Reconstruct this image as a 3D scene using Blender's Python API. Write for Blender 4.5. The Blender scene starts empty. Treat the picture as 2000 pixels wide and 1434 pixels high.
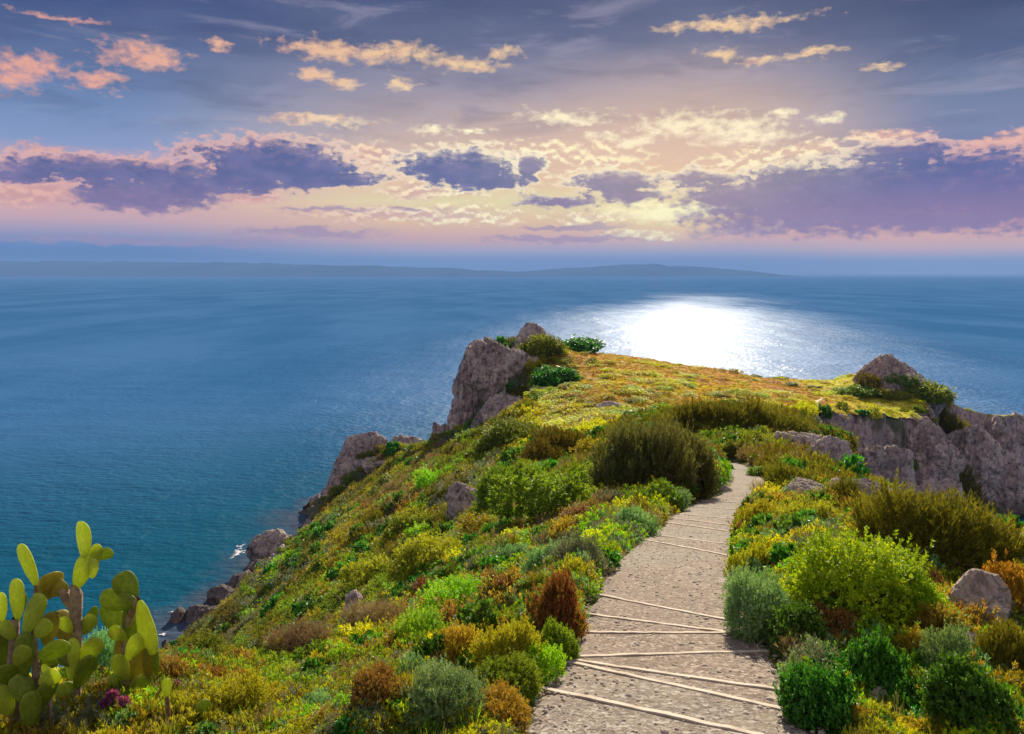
import bpy, math, random
import numpy as np
from mathutils import Vector, Matrix

random.seed(7)
RNG = np.random.default_rng(11)
scn = bpy.context.scene
COL = scn.collection

# ------------------------------------------------------------------ camera
F = 1570.0                      # focal length in photo pixels (photo is 2000 wide)
PITCH = math.atan(181.0 / F)
EYE = 60.0                      # metres above the sea
cam_d = bpy.data.cameras.new("camera")
cam_d.sensor_width = 36.0
cam_d.lens = 36.0 * F / 2000.0
cam_d.clip_start = 0.1
cam_d.clip_end = 500000.0
cam = bpy.data.objects.new("camera", cam_d)
cam.location = (0, 0, EYE)
cam.rotation_euler = (math.pi / 2 - PITCH, 0, 0)
COL.objects.link(cam)
scn.camera = cam

# ------------------------------------------------------------------ light settings
SUN_AZ = math.radians(12.5)     # to the right of +Y
SUN_EL = math.radians(27.0)
SUN_POWER = 5.0
SKY_NISHITA = 0.05
EXPOSURE = 0.78
scn.view_settings.view_transform = 'Standard'
scn.view_settings.look = 'None'
scn.view_settings.exposure = EXPOSURE
scn.view_settings.gamma = 1.0
scn.render.engine = 'CYCLES'
scn.cycles.use_denoising = True
scn.cycles.max_bounces = 6
scn.cycles.diffuse_bounces = 3
scn.cycles.glossy_bounces = 2
scn.cycles.transmission_bounces = 3
scn.cycles.volume_bounces = 0
scn.cycles.sample_clamp_indirect = 4.0
scn.cycles.caustics_reflective = False
scn.cycles.caustics_refractive = False


def lin(c):
    c = np.array(c, float) / 255.0
    return np.where(c <= 0.04045, c / 12.92, ((c + 0.055) / 1.055) ** 2.4)


def c4(c, k=1.0):
    v = lin(c) * k
    return (float(v[0]), float(v[1]), float(v[2]), 1.0)


def pix_dir(px, py):
    cx = (px - 1000.0) / F
    cy = (717.0 - py) / F
    return (cx, math.cos(PITCH) + cy * math.sin(PITCH), -math.sin(PITCH) + cy * math.cos(PITCH))


def P(px, py, y):
    """world point seen at photo pixel (px,py) at ground distance y"""
    d = pix_dir(px, py)
    t = y / d[1]
    return Vector((d[0] * t, y, EYE + d[2] * t))


# ------------------------------------------------------------------ node helper
class NG:
    def __init__(self, tree):
        self.t = tree
        self.n = tree.nodes
        self.n.clear()

    def link(self, a, b):
        self.t.links.new(a, b)

    def node(self, kind, **kw):
        nd = self.n.new(kind)
        for k, v in kw.items():
            setattr(nd, k, v)
        return nd

    def setin(self, nd, key, v):
        s = nd.inputs[key]
        if isinstance(v, bpy.types.NodeSocket):
            self.link(v, s)
        elif v is not None:
            s.default_value = v

    def m(self, op, a, b=None, c=None, clamp=False):
        nd = self.node('ShaderNodeMath', operation=op, use_clamp=clamp)
        self.setin(nd, 0, a)
        if b is not None: self.setin(nd, 1, b)
        if c is not None: self.setin(nd, 2, c)
        return nd.outputs[0]

    def v(self, op, a, b=None, out=0):
        nd = self.node('ShaderNodeVectorMath', operation=op)
        self.setin(nd, 0, a)
        if b is not None: self.setin(nd, 1, b)
        return nd.outputs[out]

    def comb(self, x, y, z):
        nd = self.node('ShaderNodeCombineXYZ')
        self.setin(nd, 0, x); self.setin(nd, 1, y); self.setin(nd, 2, z)
        return nd.outputs[0]

    def ss(self, x, lo, hi, a=0.0, b=1.0):
        nd = self.node('ShaderNodeMapRange', interpolation_type='SMOOTHSTEP')
        self.setin(nd, 0, x)
        nd.inputs[1].default_value = lo; nd.inputs[2].default_value = hi
        nd.inputs[3].default_value = a; nd.inputs[4].default_value = b
        return nd.outputs[0]

    def noise(self, vec, scale, detail=4, rough=0.5, dist=0.0, color=False):
        nd = self.node('ShaderNodeTexNoise')
        if vec is not None: self.link(vec, nd.inputs['Vector'])
        nd.inputs['Scale'].default_value = scale
        nd.inputs['Detail'].default_value = detail
        nd.inputs['Roughness'].default_value = rough
        nd.inputs['Distortion'].default_value = dist
        return nd.outputs[1 if color else 0]

    def voro(self, vec, scale, feature='F1', out='Distance'):
        nd = self.node('ShaderNodeTexVoronoi', feature=feature)
        if vec is not None: self.link(vec, nd.inputs['Vector'])
        nd.inputs['Scale'].default_value = scale
        return nd.outputs[out]

    def mix(self, f, a, b, mode='MIX'):
        nd = self.node('ShaderNodeMix', data_type='RGBA', blend_type=mode)
        self.setin(nd, 0, f); self.setin(nd, 6, a); self.setin(nd, 7, b)
        return nd.outputs[2]

    def ramp(self, x, stops, interp='LINEAR'):
        nd = self.node('ShaderNodeValToRGB')
        cr = nd.color_ramp
        cr.interpolation = interp
        while len(cr.elements) < len(stops): cr.elements.new(0.5)
        for e, (p, c) in zip(cr.elements, sorted(stops, key=lambda s: s[0])):
            e.position = p; e.color = c
        self.setin(nd, 0, x)
        return nd.outputs[0]

    def attr(self, name, out='Fac'):
        nd = self.node('ShaderNodeAttribute'); nd.attribute_name = name
        return nd.outputs[out]


# ------------------------------------------------------------------ world (sky with clouds)
world = bpy.data.worlds.new("World")
scn.world = world
world.use_nodes = True
g = NG(world.node_tree)
DEG = 57.29578


def ae(px, py):
    d = pix_dir(px, py)
    return (math.degrees(math.atan2(d[0], d[1])), math.degrees(math.atan2(d[2], math.hypot(d[0], d[1]))))


tc = g.node('ShaderNodeTexCoord').outputs['Generated']
sep = g.node('ShaderNodeSeparateXYZ'); g.link(g.v('NORMALIZE', tc), sep.inputs[0])
AZ = g.m('MULTIPLY', g.m('ARCTAN2', sep.outputs[0], sep.outputs[1]), DEG)
EL = g.m('MULTIPLY', g.m('ARCSINE', sep.outputs[2]), DEG)
ELP = g.m('ADD', EL, 1.0)
pos = g.comb(AZ, g.m('MULTIPLY', EL, 2.6), 0.0)
wn1 = g.v('SUBTRACT', g.noise(pos, 0.16, 3, 0.55, color=True), (0.5, 0.5, 0.5))
wn2 = g.v('SUBTRACT', g.noise(pos, 0.75, 5, 0.6, color=True), (0.5, 0.5, 0.5))
base2 = g.comb(AZ, EL, 0.0)
warp = g.v('ADD', base2, g.v('MULTIPLY', wn1, (5.0, 1.6, 0)))
warp = g.v('ADD', warp, g.v('MULTIPLY', wn2, (2.0, 1.1, 0)))
fine = g.noise(g.comb(AZ, g.m('MULTIPLY', EL, 1.7), 3.0), 1.4, 7, 0.57)
big = g.noise(g.comb(AZ, g.m('MULTIPLY', EL, 4.0), 9.0), 0.12, 4, 0.55)


def elev_ramp(stops):
    # stops: (photo y, sRGB)
    out = []
    for y, c in stops:
        e = ae(1000, y)[1]
        out.append(((e + 2.0) / 62.0, c4(c, 2 ** -EXPOSURE)))
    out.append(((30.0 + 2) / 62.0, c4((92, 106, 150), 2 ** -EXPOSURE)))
    out.append((1.0, c4((190, 202, 235), 2 ** -EXPOSURE)))  # zenith above the view, brightened to add fill light
    return g.ramp(g.m('DIVIDE', g.m('ADD', EL, 2.0), 62.0), out)


left = elev_ramp([(545, (18, 84, 150)), (505, (22, 92, 160)), (488, (72, 122, 185)), (462, (176, 158, 188)), (440, (226, 176, 178)),
                  (400, (246, 186, 170)), (355, (236, 176, 178)), (310, (140, 160, 205)), (250, (118, 146, 192)),
                  (160, (90, 112, 158)), (80, (64, 84, 134)), (0, (48, 66, 116))])
cent = elev_ramp([(545, (100, 135, 185)), (512, (96, 132, 186)), (490, (190, 176, 196)), (468, (240, 180, 168)), (435, (255, 208, 150)),
                  (395, (255, 236, 168)), (350, (252, 208, 160)), (300, (238, 200, 170)), (240, (205, 178, 168)),
                  (170, (160, 150, 166)), (90, (100, 106, 140)), (0, (56, 70, 116))])
right = elev_ramp([(545, (150, 160, 200)), (515, (150, 166, 206)), (492, (246, 190, 180)), (465, (255, 186, 160)), (430, (232, 150, 158)),
                   (390, (150, 120, 160)), (340, (110, 110, 165)), (290, (124, 132, 172)), (230, (112, 126, 162)),
                   (150, (80, 94, 134)), (70, (46, 62, 106)), (0, (28, 44, 88))])
base = g.mix(g.ss(AZ, -27.0, -4.0), left, cent)
base = g.mix(g.ss(AZ, 13.0, 29.0), base, right)
# soft streaks of stratus
st = g.ss(big, 0.35, 0.72)
base = g.mix(g.m('MULTIPLY', st, 0.25), base, g.mix(0.35, base, c4((160, 165, 195), 0.6)))
dk = g.ss(g.noise(g.comb(AZ, g.m('MULTIPLY', EL, 5.0), 30.0), 0.10, 5, 0.6), 0.42, 0.7)
hi_mask = g.ss(EL, 9.0, 14.0)
base = g.mix(g.m('MULTIPLY', g.m('MULTIPLY', dk, hi_mask), 0.35), base, c4((48, 60, 100), 0.75))


sk1 = g.noise(g.comb(g.m('MULTIPLY', AZ, 0.32), g.m('MULTIPLY', EL, 1.5), 50.0), 0.42, 8, 0.6, 0.4)
sk2 = g.noise(g.comb(g.m('MULTIPLY', AZ, 0.22), g.m('MULTIPLY', EL, 1.1), 70.0), 0.5, 8, 0.62, 0.6)
up_ = g.ss(EL, 7.5, 11.0)
base = g.mix(g.m('MULTIPLY', g.m('MULTIPLY', g.ss(sk1, 0.50, 0.66), up_), 0.50), base, g.mix(0.65, base, c4((72, 76, 116), 2 ** -EXPOSURE)))
base = g.mix(g.m('MULTIPLY', g.m('MULTIPLY', g.ss(sk2, 0.52, 0.70), g.ss(EL, 6.0, 9.0)), 0.60), base, g.mix(0.55, base, c4((186, 178, 196), 2 ** -EXPOSURE)))


def field(blobs, vec):
    """max over ellipses of 1-|d|"""
    cur = None
    for (px, py, rx, ry) in blobs:
        a, e = ae(px, py)
        k = DEG / F
        d = g.v('MULTIPLY', g.v('SUBTRACT', vec, (a, e, 0)), (1 / (rx * k), 1 / (ry * k), 0))
        f = g.m('SUBTRACT', 1.0, g.v('LENGTH', d, out=1))
        cur = f if cur is None else g.m('MAXIMUM', cur, f)
    return cur


LIGHT = [(55, 130, 80, 30), (20, 155, 60, 22), (268, 112, 78, 26), (195, 160, 40, 20), (428, 92, 22, 8), (640, 98, 88, 22), (760, 106, 120, 20),
         (900, 122, 80, 16), (988, 103, 36, 13), (604, 148, 35, 15), (655, 163, 42, 8), (788, 160, 34, 12), (625, 233, 118, 11),
         (100, 286, 52, 12), (1420, 46, 155, 13), (1410, 101, 52, 12), (1485, 112, 48, 8), (1575, 104, 62, 7), (1735, 130, 44, 7), (120, 32, 80, 6),
         (840, 250, 48, 10), (925, 260, 32, 6), (1105, 228, 95, 18), (1175, 268, 55, 12), (1370, 246, 160, 28), (1440, 262, 110, 18), (1540, 220, 32, 9),
         (1635, 231, 28, 14), (1250, 270, 60, 12)]
BRIGHT = [(730, 300, 55, 34), (1190, 305, 100, 28), (1440, 312, 85, 26), (1080, 300, 80, 22), (1000, 340, 60, 40), (850, 372, 120, 20),
          (1730, 268, 70, 13), (1560, 292, 110, 12), (1950, 282, 80, 14), (1310, 412, 85, 20), (1180, 425, 110, 18),
          (60, 372, 120, 28), (480, 290, 60, 12), (420, 335, 70, 16), (300, 385, 60, 22), (500, 380, 80, 20), (800, 420, 260, 22), (1300, 365, 60, 30),
          (1560, 440, 110, 12), (1250, 460, 100, 10)]
DARK = [(180, 328, 150, 24), (20, 326, 70, 16), (345, 362, 85, 38), (240, 384, 85, 26), (545, 318, 150, 40), (470, 345, 80, 26), (650, 345, 110, 20),
        (895, 322, 108, 32), (950, 350, 90, 24), (1040, 330, 26, 24), (1200, 352, 85, 26), (1235, 378, 60, 18), (1090, 392, 85, 12), (1360, 347, 52, 15),
        (1450, 392, 130, 42), (1570, 372, 130, 50), (1700, 362, 145, 46), (1870, 356, 175, 50), (1985, 366, 120, 46), (1660, 420, 260, 36),
        (1840, 418, 220, 32), (1770, 300, 75, 20)]
STREAK = [(650, 409, 95, 6), (790, 408, 34, 6), (600, 456, 160, 10), (1100, 470, 200, 8), (1120, 445, 130, 7), (1450, 455, 120, 14), (300, 470, 300, 9)]

K = 2 ** -EXPOSURE
# warm streak clouds
fL = g.m('ADD', field(LIGHT, warp), g.m('MULTIPLY', g.m('SUBTRACT', fine, 0.48), 2.4))
mL = g.ss(fL, -0.05, 0.50)
sunside = g.m('MULTIPLY', g.ss(AZ, -22, 3), g.ss(AZ, 30, 17))
tone = g.ss(AZ, -32, 0)
colL = g.mix(tone, c4((250, 176, 150), K), c4((255, 214, 160), K))
colL = g.mix(g.m('MULTIPLY', g.ss(EL, 14, 9.5), sunside), colL, c4((255, 248, 205), K * 1.35))
colL = g.mix(g.ss(fL, 0.35, 1.0), g.mix(0.45, base, colL), colL)
colL = g.mix(g.ss(g.noise(warp, 1.1, 6, 0.6), 0.52, 0.68), colL, g.mix(0.55, colL, c4((168, 122, 135), K)))
sky = g.mix(g.m('MULTIPLY', mL, 0.95), base, colL)
# bright cream and pink cumulus behind the dark bank
fB = g.m('ADD', field(BRIGHT, warp), g.m('MULTIPLY', g.m('SUBTRACT', fine, 0.5), 2.0))
colB = g.mix(sunside, c4((255, 192, 168), K), c4((255, 244, 190), K * 1.35))
fineU0 = g.noise(g.comb(AZ, g.m('MULTIPLY', g.m('ADD', EL, 0.3), 1.7), 3.0), 1.4, 7, 0.57)
litB = g.ss(g.m('SUBTRACT', fine, fineU0), -0.10, 0.14)
colB = g.mix(g.m('MULTIPLY', g.m('SUBTRACT', 1.0, litB), 0.7), colB, c4((212, 150, 150), K))
sky = g.mix(g.ss(fB, -0.1, 0.65), sky, colB)
fS = g.m('ADD', field(STREAK, warp), g.m('MULTIPLY', g.m('SUBTRACT', fine, 0.5), 1.2))
sky = g.mix(g.m('MULTIPLY', g.ss(fS, 0.0, 0.6), 0.75), sky, c4((176, 142, 172), K))
sa, se = ae(1300, 405)
gd = g.v('MULTIPLY', g.v('SUBTRACT', base2, (sa, se, 0)), (1 / 9.0, 1 / 4.2, 0))
gl = g.m('POWER', g.ss(g.v('LENGTH', gd, out=1), 1.15, 0.0), 2.6)
sky = g.mix(g.m('MULTIPLY', gl, 0.80), sky, c4((255, 232, 150), K * 1.2))
# dark violet bank: soft body, lit where it thins upward and toward the sun
fineU = g.noise(g.comb(AZ, g.m('MULTIPLY', g.m('ADD', EL, 0.42), 1.7), 3.0), 1.4, 7, 0.57)
rawD = field(DARK, warp)
rawU = field(DARK, g.v('ADD', warp, (0.0, 0.42, 0)))
fD = g.m('ADD', rawD, g.m('MULTIPLY', g.m('SUBTRACT', fine, 0.45), 1.7))
fU = g.m('ADD', rawU, g.m('MULTIPLY', g.m('SUBTRACT', fineU, 0.45), 1.7))
lit = g.ss(g.m('SUBTRACT', fD, fU), 0.10, 0.62)
edge = g.ss(fD, 0.75, 0.05)
rim = g.m('MULTIPLY', g.ss(fD, -0.35, 0.05), g.ss(EL, 4.6, 7.2))
colR = g.mix(sunside, c4((250, 190, 172), K), c4((255, 244, 200), K * 1.35))
sky = g.mix(g.m('MULTIPLY', rim, 0.8), sky, colR)
n3 = g.noise(g.comb(AZ, g.m('MULTIPLY', EL, 1.6), 17.0), 0.42, 7, 0.6)
colD = g.mix(g.ss(n3, 0.38, 0.64), c4((58, 76, 142), K), c4((98, 98, 156), K))
colD = g.mix(g.m('MULTIPLY', g.ss(AZ, 18, 32), 0.6), colD, c4((62, 78, 152), K))
colD = g.mix(g.m('MULTIPLY', g.ss(EL, 7.0, 3.0), 0.75), colD, c4((156, 112, 158), K))
colD = g.mix(g.m('MULTIPLY', g.m('MULTIPLY', lit, edge), 0.75), colD, colR)
colD = g.mix(g.m('MULTIPLY', lit, 0.14), colD, c4((196, 150, 176), K))
botsoft = g.ss(EL, 6.5, 3.5)
mk = g.mix(botsoft, g.ss(fD, -0.05, 0.30), g.ss(fD, -0.30, 0.50))
sky = g.mix(g.m('MULTIPLY', mk, 0.95), sky, colD)
gd2 = g.v('MULTIPLY', g.v('SUBTRACT', base2, (11.5, 9.0, 0)), (1 / 17.0, 1 / 7.5, 0))
sky = g.mix(g.m('MULTIPLY', g.ss(g.v('LENGTH', gd2, out=1), 1.0, 0.0), 0.42), sky, c4((255, 208, 165), K))
# sun glow behind the clouds
core = g.v('MULTIPLY', g.v('SUBTRACT', warp, (sa - 0.6, se - 0.2, 0)), (1 / 5.5, 1 / 1.0, 0))
cm = g.m('MULTIPLY', g.ss(g.m('ADD', g.v('LENGTH', core, out=1), g.m('MULTIPLY', g.m('SUBTRACT', fine, 0.5), 1.6)), 1.0, 0.1), 0.9)
sky = g.mix(cm, sky, c4((255, 246, 185), K * 1.35))

nish = g.node('ShaderNodeTexSky')
nish.sky_type = 'NISHITA'
nish.sun_disc = False
nish.sun_elevation = SUN_EL
nish.sun_rotation = SUN_AZ
nish.altitude = 60
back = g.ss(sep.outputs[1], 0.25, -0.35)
sky = g.mix(g.m('MULTIPLY', back, g.ss(EL, -2.0, 8.0)), sky, c4((215, 205, 210), K * 0.8))  # unseen sky behind the camera, brightened as frontal fill
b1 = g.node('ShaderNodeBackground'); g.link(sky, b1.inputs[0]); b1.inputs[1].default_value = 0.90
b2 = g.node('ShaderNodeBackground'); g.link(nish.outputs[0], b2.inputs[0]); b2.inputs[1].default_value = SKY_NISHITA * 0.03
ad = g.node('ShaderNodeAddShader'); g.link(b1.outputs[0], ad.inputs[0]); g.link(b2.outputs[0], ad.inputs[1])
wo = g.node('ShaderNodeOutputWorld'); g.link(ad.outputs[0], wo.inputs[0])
world.cycles.sampling_method = 'MANUAL'
world.cycles.sample_map_resolution = 512

sun_d = bpy.data.lights.new("sun", 'SUN')
sun_d.energy = SUN_POWER
sun_d.angle = math.radians(0.6)
sun_d.color = (1.0, 0.88, 0.70)
sun = bpy.data.objects.new("sun", sun_d)
sdir = Vector((math.sin(SUN_AZ) * math.cos(SUN_EL), math.cos(SUN_AZ) * math.cos(SUN_EL), math.sin(SUN_EL)))
sun.rotation_euler = sdir.to_track_quat('Z', 'Y').to_euler()
COL.objects.link(sun)

# ------------------------------------------------------------------ numpy noise


def _hash(ix, iy, iz):
    h = (ix.astype(np.int64) * 374761393 + iy.astype(np.int64) * 668265263 + iz.astype(np.int64) * 2147483647 * 3) & 0xFFFFFFFF
    h = ((h ^ (h >> 13)) * 1274126177) & 0xFFFFFFFF
    h = ((h ^ (h >> 16)) * 2246822519) & 0xFFFFFFFF
    return ((h ^ (h >> 15)) & 0xFFFF) / 65535.0


def vnoise(x, y, z):
    fx, fy, fz = np.floor(x), np.floor(y), np.floor(z)
    tx, ty, tz = x - fx, y - fy, z - fz
    tx, ty, tz = [t * t * t * (t * (t * 6 - 15) + 10) for t in (tx, ty, tz)]
    r = 0
    for i in (0, 1):
        wx = tx if i else 1 - tx
        for j in (0, 1):
            wy = ty if j else 1 - ty
            for k in (0, 1):
                wz = tz if k else 1 - tz
                r = r + wx * wy * wz * _hash(fx + i, fy + j, fz + k)
    return r * 2 - 1


def fbm(x, y, z, octv=4, gain=0.5, ridged=False):
    x, y, z = np.broadcast_arrays(np.asarray(x, float), np.asarray(y, float), np.asarray(z, float))
    a, s, r = 1.0, 0.0, 0
    for o in range(octv):
        n = vnoise(x + o * 17.3, y - o * 9.1, z + o * 5.7)
        if ridged: n = 1 - 2 * np.abs(n)
        r = r + a * n; s += a; a *= gain
        x, y, z = x * 2.03, y * 2.03, z * 2.03
    return r / s


def sstep(x, a, b):
    t = np.clip((x - a) / (b - a), 0, 1)
    return t * t * (3 - 2 * t)


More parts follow.
